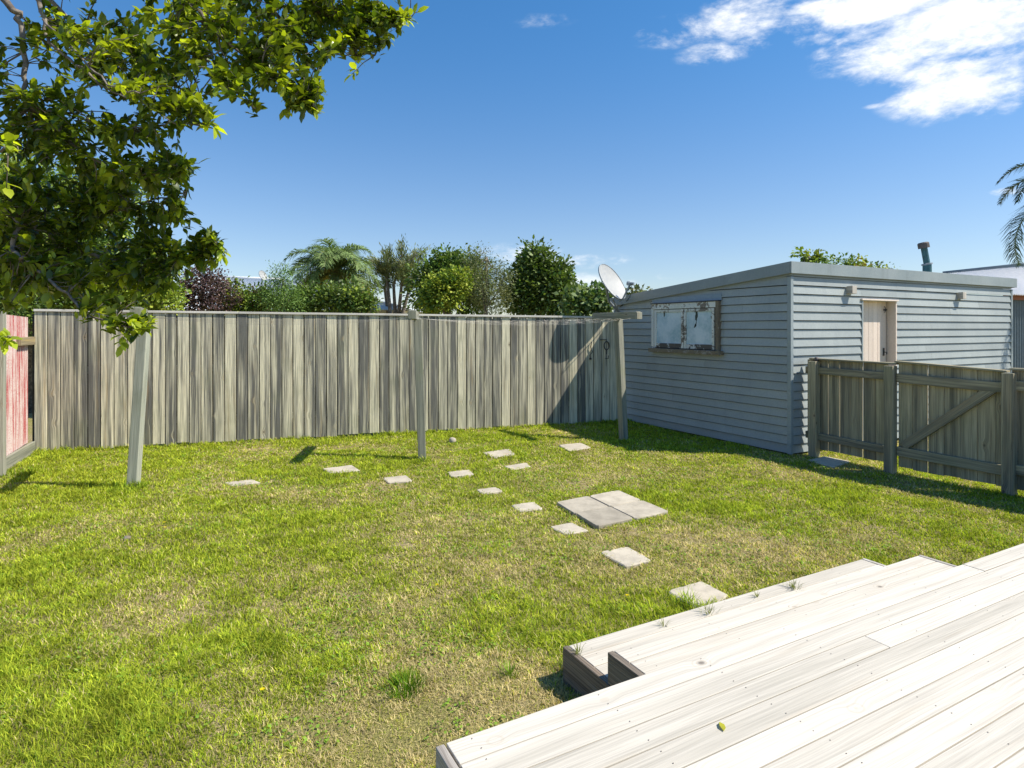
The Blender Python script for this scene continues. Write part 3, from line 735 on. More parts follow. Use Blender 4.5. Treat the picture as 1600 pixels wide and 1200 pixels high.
mb = MB(); bp = C-dn*.08; foot = at(968, 492, 10.62); mb.tube([bp, bp-dn*.06, at(951, 470, 10.45), foot+UP*.03, foot-UP*.12], .022, 10); mb.tube([at(957, 467, 10.3), at(966, 484, 10.5)], .012, 8); mb.lathe(bp-dn*.0, dn, [(0, -.05), (.07, -.05), (.07, 0), (0, 0)], 12); mb.build('bracket', M['dish_back'], root)
mb = MB(); pts = [lnb, at(988, 452, 9.9), at(984, 464, 10.2), at(976, 474, 10.5), at(968, 480, 10.6)]; mb.tube(pts, .006, 6); mb.build('cable', M['dark'], root)

# ------------------------------------------------------------------ clothesline posts
ends = []
def tpost(base, top, bd, half, twist, label, pw=.095, mt='post'):
    root = empty('clothesline_post', base, label, 'clothesline post', 'clothesline posts')
    ax = (top-base); a = Vector((math.cos(twist), math.sin(twist), 0)); b = Vector((-math.sin(twist), math.cos(twist), 0))
    mb = MB(); mb.box(base-a*pw/2-b*pw/2-UP*.1-ax*.05, ax*1.06+UP*.04, a*pw, b*pw, random.random()); mb.build('post', M[mt], root, bevel=.006)
    bd = Vector((bd[0], bd[1], 0)).normalized(); s = Vector((-bd.y, bd.x, 0)); 
    c = top+s*(pw*.5+.002)*(1 if s.y < 0 else -1)
    off = c
    mb = MB(); mb.box(off-bd*half-UP*.045+s*(-.035), bd*2*half, s*.08, UP*.10, random.random()); mb.build('crossbar', M['post'], root, bevel=.004)
    for e in (-1, 1):
        mb = MB(); mb.box(off+bd*(e*half)-UP*.05-s*.04-bd*.02, UP*.095, s*.09, bd*.045); mb.build('end_block', M['post'], root, bevel=.004)
    ends.append([off+bd*(half*k) + UP*(-.03) for k in (-.92, -.5, 0.05, .5, .92)])
bL = gp(207, 763); tL = at(226, 490, 6.12); bM = gp(660, 718); tM = at(652.5, 493, 7.48); bR = gp(975, 688); tR = at(966, 494, 8.85)
tpost(bL, tL, (.45, -.89), .40, R(6), 'left leaning clothesline post half hidden by the overhanging branches', mt='pale_post')
tpost(bM, tM, (.12, -1), .50, R(8), 'middle clothesline post, weathered and upright, before the back fence')
tpost(bR, tR, (.47, -.88), .50, R(35), 'right clothesline post standing in the shadow of the shed')
for k in range(5):
    mb = MB(); path = []
    for seg in range(2):
        a, b = ends[seg][k], ends[seg+1][k]
        for i in range(13):
            t = i/12; p = a.lerp(b, t); p.z -= 4*t*(1-t)*(.02+.016*k+.01*seg); path.append(p)
    mb.tube(path, .0007, 5); tag(mb.build('line_wire', M['wire']), 'thin clothesline wire strung between the three line posts', 'wire', 'clothesline wires')

# ------------------------------------------------------------------ low fence and gate on the right
p1 = gp(1272, 714); p2 = gp(1391, 739); p3 = gp(1577, 773)
GP = [p1, p2, p3, p3+(p3-p2).normalized()*1.6]
def gate_fence():
    root = empty('low_fence', p1, 'low shaded timber fence with square posts running from the shed corner', 'fence')
    d = (p3-p1).normalized(); n = Vector((d.y, -d.x, 0))      # towards the yard side
    if n.x > 0: n = -n
    pw = .098
    for i, (p, zt) in enumerate(zip(GP, (1.185, 1.18, 1.165, 1.17))):
        dd = d; mb = MB(); mb.box(p-dd*pw/2-n*(-.0)-n*pw*.5-UP*.1, UP*(zt+.1), dd*pw, n*pw, random.random()); mb.build('post', M['gate'], root, bevel=.005)
    def panel(a, b, parent, zt0, zt1, zb0, zb1, r1, r2, brace=False, thin=.0, cap=True, e0=.06, e1=.06):
        dd = (b-a).normalized(); L = (b-a).length-e0-e1; s = 0; mb = MB(); A = a+dd*e0; bk = -n*(.0+.055)
        while s < L-.02:
            wd = min(random.choice([.14, .15, .15]), L-s); t = s/L
            zb = zb0+(zb1-zb0)*t+random.uniform(-.01, .01); zt = zt0+(zt1-zt0)*t; gap = random.choice([.002, .004, .009, .012])
            mb.box(A+dd*s+bk+UP*zb, UP*(zt-zb), dd*(wd-gap), -n*.018); s += wd
        mb.build('palings', M['gate'], parent, bevel=.002)
        for (za, zb, h) in r1:
            mb = MB(); mb.box(A+bk+n*.002+UP*za, dd*L+UP*(zb-za), n*.045, UP*h); mb.build('rail', M['gate'], parent, bevel=.004)
        if cap:
            mb = MB(); mb.box(A-dd*(e0*.4)+bk-n*.04+UP*(zt0+.003), dd*(L+.05)+UP*(zt1-zt0), n*.085, UP*.02); mb.build('cap_board', M['gate'], parent, bevel=.003)
        if brace:
            (s0, z0), (s1, z1) = brace; P0 = A+dd*s0+bk+n*.003+UP*z0; P1 = A+dd*s1+bk+n*.003+UP*z1; ax = (P1-P0); pr = ax.cross(n).normalized()*.09
            if pr.z < 0: pr = -pr
            mb = MB(); mb.box(P0-pr/2, ax, pr, n*.042); mb.build('brace', M['gate'], parent, bevel=.003)
    panel(p1, p2, root, 1.20, 1.19, .10, .09, [(1.03, 1.02, .085), (.22, .2, .085)], None, e0=-.13, e1=.05)
    g = empty('timber_gate', p2, 'low paling gate with a diagonal brace between two square posts', 'gate')
    panel(p2, p3, g, 1.215, 1.165, .07, .06, [(1.00, .97, .10), (.20, .17, .10)], None, brace=((.06, .31), ((p3-p2).length-.20, 1.0)), e0=.058, e1=.052)
    panel(p3, GP[3], root, 1.19, 1.20, .06, .06, [(1.0, 1.0, .09), (.2, .2, .09)], None, e0=.0)
gate_fence()
q = Vector((p1.x+.02, p1.y-.02, 1.21)); mb = MB(); mb.lathe(q, UP, [(0, -.03), (.02, -.022), (.03, 0), (.022, .02), (0, .03)], 12)
tag(mb.build('stone', M['fluecap'], smooth=True), 'small brown pebble resting on top of the low fence post by the shed', 'pebble')

# ------------------------------------------------------------------ deck and steps
def decking(root, u0, u1, v0, v1, z, first=.1, pitch=.1, vend=None, joints=True, nails=True, name='deck_boards'):
    mb = MB(); nl = MB(); v = v1
    while v > v0+.02:
        w_ = min(pitch, v-v0); s = u0; 
        cuts = [u0, u1]
        if joints:
            c = u0+random.uniform(1.2, 7.5)
            cuts = [u0]
            while c < u1-.5: cuts.append(c); c += random.uniform(2.4, 4)
            cuts.append(u1)
        for a, b in zip(cuts, cuts[1:]):
            mb.box(uv(a+.001, v-w_+.0022, z-.03), D2*(b-a-.002), D1*(w_-.0045), UP*(.03+random.uniform(-.0008, .0008)))
        if nails:
            un = u0+.07
            while un < u1:
                for dv in (.022, .075):
                    c = uv(un+random.uniform(-.01, .01), v-dv+random.uniform(-.004, .004), z+.0012); nl.face([c+Vector((math.cos(a), math.sin(a), 0))*.0021 for a in np.linspace(0, 5.24, 6)])
                un += .45
        v -= pitch
    mb.build(name, M['deck'], root, bevel=.0022)
    if nails: nl.build('nail_heads', M['nail'], root)['kind'] = 'stuff'
root = empty('timber_deck', uv(.65, DV, 0), 'bleached near white timber deck filling the lower right corner', 'deck')
decking(root, .672, 7.2, -1.3, DV, DECK_Z)
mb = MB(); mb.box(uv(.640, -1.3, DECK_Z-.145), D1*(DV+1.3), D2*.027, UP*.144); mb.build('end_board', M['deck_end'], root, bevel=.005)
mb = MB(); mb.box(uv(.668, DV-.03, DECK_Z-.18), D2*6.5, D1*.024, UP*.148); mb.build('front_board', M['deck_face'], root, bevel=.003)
mb = MB()
for z in (.02, .14): mb.box(uv(.66, -1.2, z), D1*(DV+1.15), D2*.025, UP*.11)
for z in (.02,): mb.box(uv(.70, DV-.06, z), D2*6.4, D1*.025, UP*.2)
for u in (.68, 2.2, 3.8, 5.4): 
    for v in (-1, 0.3, 1.4): mb.box(uv(u, v, -.05), UP*.42, D1*.1, D2*.1)
mb.build('framing', M['deck_face'], root)
def step(v0, v1, z, label, zb):
    r = empty('deck_step', uv(1.53, v1, 0), label, 'step', 'timber steps below the deck')
    decking(r, 1.561, 3.76, v0, v1, z, joints=False)
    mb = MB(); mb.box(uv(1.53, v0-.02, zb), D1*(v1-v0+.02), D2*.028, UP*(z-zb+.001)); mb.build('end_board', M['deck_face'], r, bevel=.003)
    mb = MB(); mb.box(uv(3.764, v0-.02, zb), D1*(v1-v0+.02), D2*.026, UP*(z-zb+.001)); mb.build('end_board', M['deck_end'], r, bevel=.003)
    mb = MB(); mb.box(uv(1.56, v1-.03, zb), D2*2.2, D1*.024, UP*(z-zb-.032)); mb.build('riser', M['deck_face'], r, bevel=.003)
step(2.0, 2.345, .15, 'lowest bleached timber step, sitting on the lawn with weeds in its gap', -.02)
step(1.615, 2.012, .28, 'upper bleached timber step between the lowest step and the deck', .155)

# fallen leaf on the deck
LT = [(0,0,0),(.33,.2,.05),(.33,0,-.0),(.33,-.2,.05),(.7,.19,.05),(.7,0,.01),(.7,-.19,.05),(1,0,-.06)]
LF = [[0,2,1],[0,3,2],[1,2,5],[1,5,4],[2,3,6],[2,6,5],[4,5,7],[5,6,7]]
p = gp(1131, 1142, DECK_Z+.004); 
o = scatter('fallen_leaf', LT, LF, np.array([[p.x, p.y, p.z]]), rots(np.array([[.1,.95,.0]]), np.array([[.3,0,1.]])), np.array([.045]), np.array([[.42,.40,.03]]), M['leaf'])
tag(o, 'small yellow green leaf fallen on the pale deck boards', 'leaf')

def tuftobj(name, c, n, h, w_, col, label, cat, group=None, spread=.03, lean=1.0):
    a = rng.uniform(0, 6.28, n); r = rng.random(n)*spread; hh = h*(.5+.7*rng.random(n)); ln = hh*lean*(.2+rng.random(n))
    x = c.x+np.cos(a)*r; y = c.y+np.sin(a)*r; dx, dy = np.cos(a), np.sin(a)
    base = np.stack([x, y, np.full(n, c.z)], 1); mid = base+np.stack([dx*ln*.35, dy*ln*.35, hh*.6], 1); tip = base+np.stack([dx*ln, dy*ln, hh], 1)
    W = np.stack([-dy, dx, np.zeros(n)], 1)*w_
    V = np.stack([base-W, base+W, mid+W*.8, mid-W*.8, tip], 1).reshape(-1, 3); o_ = (np.arange(n)*5)[:, None]
    Ft = np.stack([o_+[0,1,2], o_+[0,2,3], o_+[3,2,4]], 1).reshape(-1, 3)
    cc = np.array(col)*(.7+.6*rng.random((n, 1))); cc = np.repeat(cc, 3, axis=0)
    o = rawmesh(name, V, Ft, cc, M['grass']); tag(o, label, cat, group); return o
zz = .151
for (px, py, n, h, lb) in [(903,1020,26,.035,'small weed tuft at the left corner of the lowest step'),(1037,977,22,.03,'sparse dry weed tuft left of centre in the gap of the lowest step'),(1108,957,40,.035,'weed tuft in the middle of the lowest step gap'),
                           (1183,932,18,.03,'thin spiky weed right of the middle on the lowest step'),(1240,917,60,.03,'widest green weed tuft on the lowest step, towards its right end')]:
    tuftobj('weed_tuft', gp(px, py, zz), n, h, .0014, (.22,.24,.08), lb, 'weed', 'weeds growing in the step gap', spread=.05 if n > 30 else .02, lean=1.6)
tuftobj('grass_tuft', gp(635,1080), 150, .06, .0022, (.17,.31,.03), 'big dark green grass tuft alone on the near lawn, left of the deck corner', 'grass tuft', spread=.07, lean=1.0)
tuftobj('grass_tuft', gp(797,1052), 70, .045, .0018, (.24,.38,.04), 'bright green grass tuft on the near lawn just left of the lowest step', 'grass tuft', spread=.05, lean=1.2)
# dandelion heads
dl_ = [(683,924,'between'),(257,824,''),(258,832,''),(980,941,''),(1187,707,''),(888,664,''),(410,1092,''),(1113,735,''),(1240,690,'')]
names = ['on the open lawn left of the large pale stepping stone','left of the pair in the lush grass at left','right of the pair in the lush grass at left','just above the lowest step','before the shed side wall','in the shed shadow near the back fence','in the near lawn at bottom left','in front of the shed side wall on the sunny grass','beside the shed corner']
for (px, py, _), nm in zip(dl_, names):
    p = gp(px, py); n = 14; a = np.linspace(0, 6.28, n, endpoint=False); d = np.stack([np.cos(a), np.sin(a), np.full(n, .35)], 1)
    o = scatter('dandelion', LT, LF, np.tile([[p.x, p.y, .04]], (n, 1)), rots(d, np.tile([[0., 0, 1]], (n, 1))), np.full(n, .013), np.tile([[.75,.60,.02]], (n, 1)), M['grass'])
    tag(o, 'tiny yellow dandelion flower ' + nm, 'flower', 'dandelions in the lawn')
def pebble(p, r, mat, label, cat, nm='stone', sq=.8):
    mb = MB(); c = p+UP*r*.6; prof = [(r*math.sin(t)*(1+.08*math.sin(3*t)), -r*sq*math.cos(t)) for t in np.linspace(.02, 3.12, 10)]
    mb.lathe(c, Vector((.15, .1, 1)), prof, 14); tag(mb.build(nm, mat, smooth=True), label, cat)
pebble(gp(707, 692), .055, M['concrete'], 'pale rounded stone in the grass right of the middle clothesline post', 'stone')
pebble(gp(199, 845), .028, M['sill'], 'small brown windfall lying in the grass at left', 'windfall', 'windfall')

# hooks and rope hanging on the shaded end of the back fence
def onfence(px, py):
    k = (px-800)/F; s = (k*FA.y-FA.x)/(FD.x-k*FD.y); p = FA+FD*s; return Vector((p.x, p.y, EYE+(HOR-py)/F*p.y))+FNR*.02
mb = MB(); c = onfence(947, 540); pts = [c+FD*(.045*math.cos(t))+UP*(.07*math.sin(t)) for t in np.linspace(0, 6.28, 14)]; mb.tube(pts, .009, 6); mb.tube([c+UP*.07, c+UP*.10, c+UP*.10-FD*.12], .007, 6); mb.tube([c-UP*.07, c-UP*.14], .008, 6)
tag(mb.build('rope_loop', M['dark']), 'black looped strap hanging on the shaded end of the back fence', 'strap')
mb = MB(); pts = [onfence(924, 534), onfence(922, 542), onfence(925, 550), onfence(921, 555), onfence(922, 559)]; mb.tube(pts, .006, 6); mb.tube([pts[-1], pts[-1]-UP*.03], .018, 8)
tag(mb.build('chain', M['dark']), 'short dark chain hanging on the fence left of the looped strap', 'chain')
mb = MB(); c = onfence(950, 560); mb.tube([c+UP*.05, c, c-FD*.06], .006, 6); tag(mb.build('hook', M['dark']), 'small dark hook on the fence below the looped strap', 'hook')

# ------------------------------------------------------------------ foliage helpers
QT = [(-.5,0,0),(0,.30,.08),(.5,0,0),(0,-.30,.08)]; QF = [[0,1,2,3]]
def crown(parent, blobs, n, size, cols, name='crown', mat='leaf_far', clump=.16, per=26, shape=.32, droop=0.0, shell=.55, hollow=True):
    """blobs: (centre, (rx,ry,rz), weight)"""
    ws = np.array([b[2] for b in blobs], float); ws /= ws.sum(); nc = max(4, n//per)
    idx = rng.choice(len(blobs), nc, p=ws); C = np.array([tuple(b[0]) for b in blobs])[idx]; Rd = np.array([b[1] for b in blobs])[idx]
    d = rng.normal(size=(nc, 3)); d /= np.linalg.norm(d, axis=1, keepdims=True)
    rr = np.clip(shell+(1.06-shell)*rng.random(nc)**.7 + rng.normal(0, .07, nc), .1, 1.2)
    cc = C+d*rr[:, None]*Rd
    ci = np.repeat(np.arange(nc), per); N_ = len(ci)
    off = np.clip(rng.normal(size=(N_, 3)), -1.4, 1.4)*clump*(.6+.8*rng.random((nc, 1)))[ci]
    pos = cc[ci]+off
    ok = pos[:, 2] > .15; pos = pos[ok]; ci = ci[ok]; off = off[ok]; N_ = len(pos)
    outw = d[ci]+off/ (clump*2)+rng.normal(0, .7, (N_, 3)); outw[:, 2] -= droop
    up = d[ci]*.5+np.array([0, 0, 1.0])+rng.normal(0, .55, (N_, 3))
    cols = np.array(cols, float); base = cols[rng.integers(0, len(cols), nc)][ci]
    col = base*(.7+.6*rng.random((N_, 1)))*(.8+.4*rng.random((nc, 1)))[ci]
    tv = [(-.5,0,0),(0,shape,.08),(.5,0,-.04),(0,-shape,.08)]
    return scatter(name, tv, QF, pos, rots(outw, up), size*(.6+.8*rng.random(N_)), col, M[mat], parent)
def trunk(parent, base, top, r, limbs=(), mat='bark', name='trunk'):
    mb = MB(); base, top = Vector(base), Vector(top); m = base.lerp(top, .5)+Vector((random.uniform(-.1, .1), random.uniform(-.1, .1), 0))
    mb.tube([base, m, top], [r, r*.8, r*.6], 8)
    for l in limbs:
        l = Vector(l); q = m.lerp(top, random.random()); k = q.lerp(l, .5)+Vector((0, 0, -.1)); mb.tube([q, k, l], [r*.5, r*.35, r*.12], 6)
    return mb.build(name, M[mat], parent, smooth=True)
def tree(name, label, cat, spec, Y, n, size, cols, depth=None, group='trees and shrubs beyond the back fence', tr=.08, **kw):
    """spec: list of (px, py, rx_px, ry_px) lobes measured at depth Y"""
    blobs = []
    for s in spec:
        px, py, rx, ry = s[:4]; dy = s[4] if len(s) > 4 else random.uniform(-.3, .3)*rx/F*Y
        c = at(px, py, Y+dy); wx = rx/F*Y; wz = ry/F*Y; blobs.append((c, (wx, (depth or wx*.85), wz), wx*wz))
    cx = sum(b[0].x*b[2] for b in blobs)/sum(b[2] for b in blobs); root = empty(name, (cx, Y, 0), label, cat, group)
    topz = max(b[0].z for b in blobs)
    trunk(root, (cx, Y, -.1), (cx, Y, topz), tr, [b[0] for b in blobs])
    crown(root, blobs, n, size, cols, **kw); return root

G1 = [(.12,.20,.035),(.18,.26,.05),(.09,.15,.03)]
YG = [(.30,.37,.045),(.22,.30,.04),(.38,.42,.06)]
DK = [(.06,.10,.022),(.10,.15,.035),(.17,.22,.07)]
# left side masses
tree('leafy_tree', 'large yellow green tree behind the left end of the back fence', 'tree', [(60,330,120,70),(150,320,70,55),(-40,400,120,100),(100,420,120,75),(205,440,65,55),(-60,300,100,90),(90,468,110,30),(180,470,60,30)], 11.5, 52000, .085, YG+G1+G1, tr=.14, clump=.17, mat='leaf')
tree('leafy_shrub', 'added dark shrub standing in for shade low behind the red corrugated fence', 'shrub', [(20,450,60,60),(-60,470,60,60)], 9.4, 5000, .07, DK+G1, tr=.05, clump=.14)  # shrub added for its dark colour, standing in for shade behind the sheet
tree('leafy_shrub', 'bright lime shrub just above the fence cap left of the purple bush', 'shrub', [(225,455,42,35),(255,470,28,22)], 11.0, 5200, .06, YG, tr=.04, clump=.11, mat='leaf')
tree('purple_shrub', 'purple brown leaved shrub above the fence left of the silver roof', 'shrub', [(318,455,38,32),(292,465,26,24),(345,470,30,20),(327,432,12,20),(300,440,10,16)], 13, 6500, .055, [(.13,.08,.085),(.19,.125,.11),(.09,.06,.065)], tr=.04, clump=.10)
tree('hedge_bush', 'green bush directly right of the purple shrub', 'bush', [(360,468,26,22),(380,475,24,16)], 13.5, 2600, .07, G1+YG[:1], tr=.04, clump=.12)
tree('hedge_bush', 'brown tinged bush below the silver roof', 'bush', [(400,466,20,16),(415,474,26,18)], 13.8, 2200, .07, G1+[(.12,.08,.05)], tr=.04, clump=.12)
tree('feathery_bush', 'taller feathery mid green bush in front of the silver roof', 'bush', [(438,436,15,18),(434,462,26,20),(452,472,30,18)], 13, 6500, .045, [(.17,.29,.07),(.14,.23,.06),(.22,.34,.09)], tr=.04, clump=.10, shape=.2)
tree('hedge_bush', 'dark glossy bush left below the tall palm', 'bush', [(490,468,32,20),(470,478,30,14)], 13.4, 3600, .075, DK+G1, tr=.04, clump=.12, mat='leaf')
tree('hedge_bush', 'dark glossy bush ending the hedge right below the tall palm', 'bush', [(535,466,34,20),(562,474,24,15)], 13.2, 3800, .075, DK+G1+YG[:1], tr=.04, clump=.12, mat='leaf')
# middle group
tree('leafy_tree', 'broad dark crowned tree right of the thin wispy tree', 'tree', [(695,425,32,25),(672,450,28,32),(715,415,20,14),(730,450,30,40)], 19, 9500, .12, G1+DK[2:], tr=.10, clump=.22)
tree('leafy_shrub', 'yellow green shrub low in the tree group beyond the fence', 'shrub', [(690,455,26,26),(712,445,22,22),(672,470,20,16)], 16.5, 6500, .09, YG+G1[:1], tr=.06, clump=.14)
tree('wispy_tree', 'sparse olive grey tree with an open top in the middle of the tree group', 'tree', [(752,440,32,30),(765,465,34,28),(738,415,12,22),(752,402,10,12),(775,420,12,14),(790,430,12,20)], 17, 9500, .055, [(.21,.23,.11),(.16,.20,.08),(.27,.28,.13)], tr=.06, clump=.13, shape=.2, shell=.35)
tree('magnolia_tree', 'tallest dense dark green tree with a peaked top left of the satellite dish', 'tree', [(838,410,18,20),(832,432,32,22),(820,460,30,28),(862,455,34,30),(885,472,22,20),(842,400,8,10),(870,430,16,16)], 18, 15500, .12, DK+G1+[(.12,.17,.05)], tr=.12, clump=.20, per=30, mat='leaf')
tree('leafy_shrub', 'pale broad leaved shrub between the dark peaked tree and the satellite dish', 'shrub', [(905,475,22,16),(935,472,20,14),(922,465,10,10)], 13, 1500, .13, [(.16,.24,.06),(.26,.33,.15),(.10,.16,.04)], tr=.03, clump=.15, mat='leaf', shape=.3, shell=.3)
# wispy casuarina-like tree
def wispy():
    Y = 22; root = empty('wispy_tree', at(622, 490, Y).xy.to_3d(), 'thin stemmed wispy tree with feathery upswept foliage right of the palm', 'tree', 'trees and shrubs beyond the back fence')
    mb = MB(); stems = [((608,500),(601,450),(612,405)),((618,500),(615,445),(628,400)),((626,500),(640,450),(650,410)),((611,500),(604,430),(598,420)),((622,500),(628,440),(640,405))]
    tips = []
    for s in stems:
        P = [at(p[0], p[1], Y+random.uniform(-.6, .6)) for p in s]; mb.tube([P[0]-UP*1.6]+P, [.09,.08,.055,.02], 6)
        for i in range(13):
            q = P[1].lerp(P[2], random.uniform(-.1, 1)); a = random.uniform(-1, 1)
            e = q+Vector((a*random.uniform(.3, 1.0), random.uniform(-.7, .7), random.uniform(.0, .65))); mb.tube([q, q.lerp(e, .5)+UP*.08, e], [.02,.014,.005], 4); tips.append((q, e))
    mb.build('trunk', M['bark'], root, smooth=True)
    pos, dr = [], []
    for q, e in tips:
        ax = e-q
        for i in range(105):
            t = random.uniform(.2, 1.12); p = q+ax*t+Vector((random.gauss(0, .10), random.gauss(0, .10), random.gauss(0, .09)))
            pos.append(p); dr.append(ax.normalized()*1.0+Vector((random.gauss(0, .3), random.gauss(0, .3), .35)))
    n = len(pos); c = np.array([[.14,.18,.08]])*(.5+1.1*rng.random((n, 1)))+np.array([[.14,.09,.02]])*rng.random((n, 1))**2
    scatter('crown', [(-.5,0,0),(0,.09,.02),(.5,0,0),(0,-.09,.02)], QF, np.array(pos), rots(np.array(dr), rng.normal(size=(n, 3))), .16*(.6+.8*rng.random(n)), c, M['leaf_far'], root)
wispy()
# palms
def palm(base, top, fronds, r, label, flen, cols, ll=.45, nl=46, name='palm_tree', group=None, lw=.02, droopy=1.0):
    root = empty(name, (base[0], base[1], 0), label, 'palm', group); base, top = Vector(base), Vector(top)
    mb = MB(); mb.tube([base-UP*.1, base.lerp(top, .5), top], [r*1.2, r, r*.95], 12); mb.build('trunk', M['palm_bark'], root, smooth=True)
    for (az_, e0, L, col) in fronds:
        h = Vector((math.sin(az_), math.cos(az_), 0)); p = top.copy(); el_ = e0; pts = [p.copy()]; nseg = 22
        for i in range(nseg):
            p = p+(h*math.cos(el_)+UP*math.sin(el_))*(L/nseg); pts.append(p.copy()); el_ -= (2.3*droopy*(.35+1.1*i/nseg))/nseg
        mb = MB(); mb.tube(pts, [.022*(1-.8*i/nseg) for i in range(nseg+1)], 5)
        V = []; Fc = []; C_ = []; side = h.cross(UP)
        for i in range(nl):
            t = .12+.88*i/nl; k = t*nseg; a = int(min(k, nseg-1)); q = pts[a].lerp(pts[a+1], k-a); tg = (pts[a+1]-pts[a]).normalized(); nr = side.cross(tg).normalized()
            l = ll*L/flen*math.sin(math.pi*(.12+.80*t))*random.uniform(.85, 1.15)
            for s in (-1, 1):
                d = (side*s*random.uniform(.7, 1.0)+tg*random.uniform(.5, .9)+nr*random.uniform(-.1, .5)).normalized(); q2 = q+d*l*.5; q3 = q2+(d*.75-UP*.65*random.uniform(.6, 1.3)).normalized()*l*.55
                w_ = (tg-d*tg.dot(d)).normalized()*lw
                n = len(V); V += [q-w_*.5, q+w_*.5, q2-w_*.5, q2+w_*.5, q3-w_*.1, q3+w_*.1]
                Fc += [[n, n+1, n+3, n+2], [n+2, n+3, n+5, n+4]]; c = np.array(col)*random.uniform(.6, 1.35); C_ += [c, c]
        V0 = len(V)
        fo = rawmesh('frond', np.array([tuple(v) for v in V]), np.array(Fc), np.array(C_), M['leaf_far'], root)
        me = fo.data
        rb = mb.build('rachis', M['leafstalk'], fo)
m, N, B = material('leaf_stalk'); B.inputs['Base Color'].default_value = (.20, .20, .07, 1); B.inputs['Roughness'].default_value = .6; M['leafstalk'] = m
fr = []; 
for i in range(44):
    a = i*2.399; e = random.uniform(-.3, 1.45); L = random.uniform(1.35, 1.8)
    fr.append((a, e, L, (.19,.27,.09) if e > .2 else ((.42,.36,.09) if random.random() < .5 else (.17,.21,.06))))
tb = at(524, 426, 19); palm((tb.x, 19, 0), tb, fr, .13, 'full crowned palm rising behind the hedge left of the wispy tree', 1.6, None, ll=.55, nl=54, lw=.024)
# palm at right edge, trunk out of the picture
tp = at(1712, 305, 11); ZR = [(R(270), .75, 1.75, (.045,.085,.06)), (R(268), .10, 2.35, (.06,.09,.05)), (R(300), 1.1, 1.8, (.05,.08,.04)), (R(60), .5, 1.9, (.05,.08,.04)), (R(120), .6, 1.9, (.05,.08,.04)), (R(180), .5, 1.6, (.05,.08,.04)), (R(10), .8, 1.9, (.05,.08,.04)), (R(330), .9, 1.8, (.05,.08,.04)), (R(90), 1.2, 1.9, (.05,.08,.04))]
palm((tp.x, tp.y, 0), tp, ZR, .13, 'palm at the right edge with two drooping fronds reaching into the sky', 1.9, None, ll=.34, nl=110, lw=.013, droopy=1.15)
# shrubs behind the shed
tree('leafy_shrub', 'small rounded green tree top poking above the shed roof near its peak', 'shrub', [(1255,398,12,8),(1270,405,13,8),(1262,430,30,22)], 13.5, 1500, .10, YG+G1, tr=.04, clump=.08, mat='leaf', group='shrubs behind the shed')
tree('leafy_shrub', 'long reddish green shrub showing above the middle of the shed roof', 'shrub', [(1315,412,22,9),(1345,418,28,9),(1385,421,22,8),(1350,445,60,26)], 14, 3600, .075, YG+G1+[(.25,.16,.06)], tr=.04, clump=.10, mat='leaf', group='shrubs behind the shed')
tree('leafy_shrub', 'thin olive shrub behind the satellite dish and shed roof', 'shrub', [(1000,458,16,9),(985,466,14,9),(1012,475,22,14)], 15, 700, .09, [(.20,.20,.07),(.14,.17,.06)], tr=.02, clump=.10, mat='leaf', group='shrubs behind the shed', shell=.3)

# ------------------------------------------------------------------ houses beyond
def sheet(mb, a, b, c, d, n, amp, nrm):
    """corrugated quad a-b (bottom) d-c (top) with ribs running from bottom to top"""
    pr = None
    for i in range(n+1):
        t = i/n; o = nrm*(amp*math.cos(i*math.pi)); p, q = a.lerp(b, t)+o, d.lerp(c, t)+o
        if pr: mb.face([pr[0], p, q, pr[1]], None, .5)
        pr = (p, q)
def house_left():
    Y = 22; root = empty('bungalow', at(420, 500, Y).xy.to_3d(), 'bungalow with a silver ribbed roof beyond the fence and the hedge', 'house')
    x0, x1 = at(250, 0, Y).x, at(640, 0, Y).x; z0 = EYE+(HOR-484)/F*Y; zr = EYE+(HOR-431)/F*(Y+3)
    mb = MB(); mb.box((x0+.4, Y+.4, 0), (x1-x0-.8, 0, 0), (0, 7, 0), (0, 0, z0)); mb.build('wall', M['wallcream'], root)
    mb = MB(); A, Bq = Vector((x0, Y, z0)), Vector((x1, Y, z0)); rl = Vector((at(300, 0, Y+3).x, Y+3.6, zr)); rr = Vector((at(432, 0, Y+3).x, Y+3.6, zr-.12)); E = Vector((x1, Y+8, z0)); H = Vector((x0, Y+8, z0))
    sheet(mb, A, Bq, rr, rl, 170, .018, UP); sheet(mb, Bq, E, rr, rr, 90, .012, UP); sheet(mb, E, H, rl, rr, 100, .012, UP); sheet(mb, H, A, rl, rl, 90, .012, UP)
    r = mb.build('roof', M['silver_iron'], root)
    mb = MB(); mb.tube([rl+UP*.03, rr+UP*.03], .06, 8); mb.tube([rr+UP*.03, Bq+UP*.03], .05, 8); mb.build('ridge_cap', M['silver_iron'], r, smooth=True)
    c = at(411, 430, Y+1); rt = empty('satellite_dish', at(411, 448, Y+1), 'tiny white satellite dish standing on the distant silver roof', 'satellite dish')
    dish(rt, c, (.85, -.3, .35), .19); mb = MB(); mb.tube([c-Vector((.05, 0, .02)), c-Vector((.02, 0, .3)), c-Vector((.02, 0, .6))], .03, 6); mb.build('mast', M['dish_back'], rt)
    b_ = at(485, 470, 18); t_ = at(485, 419, 18); rt = empty('aerial_mast', b_, 'thin bare aerial pole standing left of the palm trunk', 'aerial'); mb = MB(); mb.tube([Vector((b_.x, 18, 1.2)), t_], .02, 6); mb.build('pole', M['wire'], rt)
    mb = MB()
    for i in range(4): zc = t_-UP*(.05+.05*i); mb.tube([zc-Vector((.12, 0, 0)), zc+Vector((.12, 0, 0))], .006, 4)
    mb.build('antenna_rods', M['wire'], rt)
house_left()
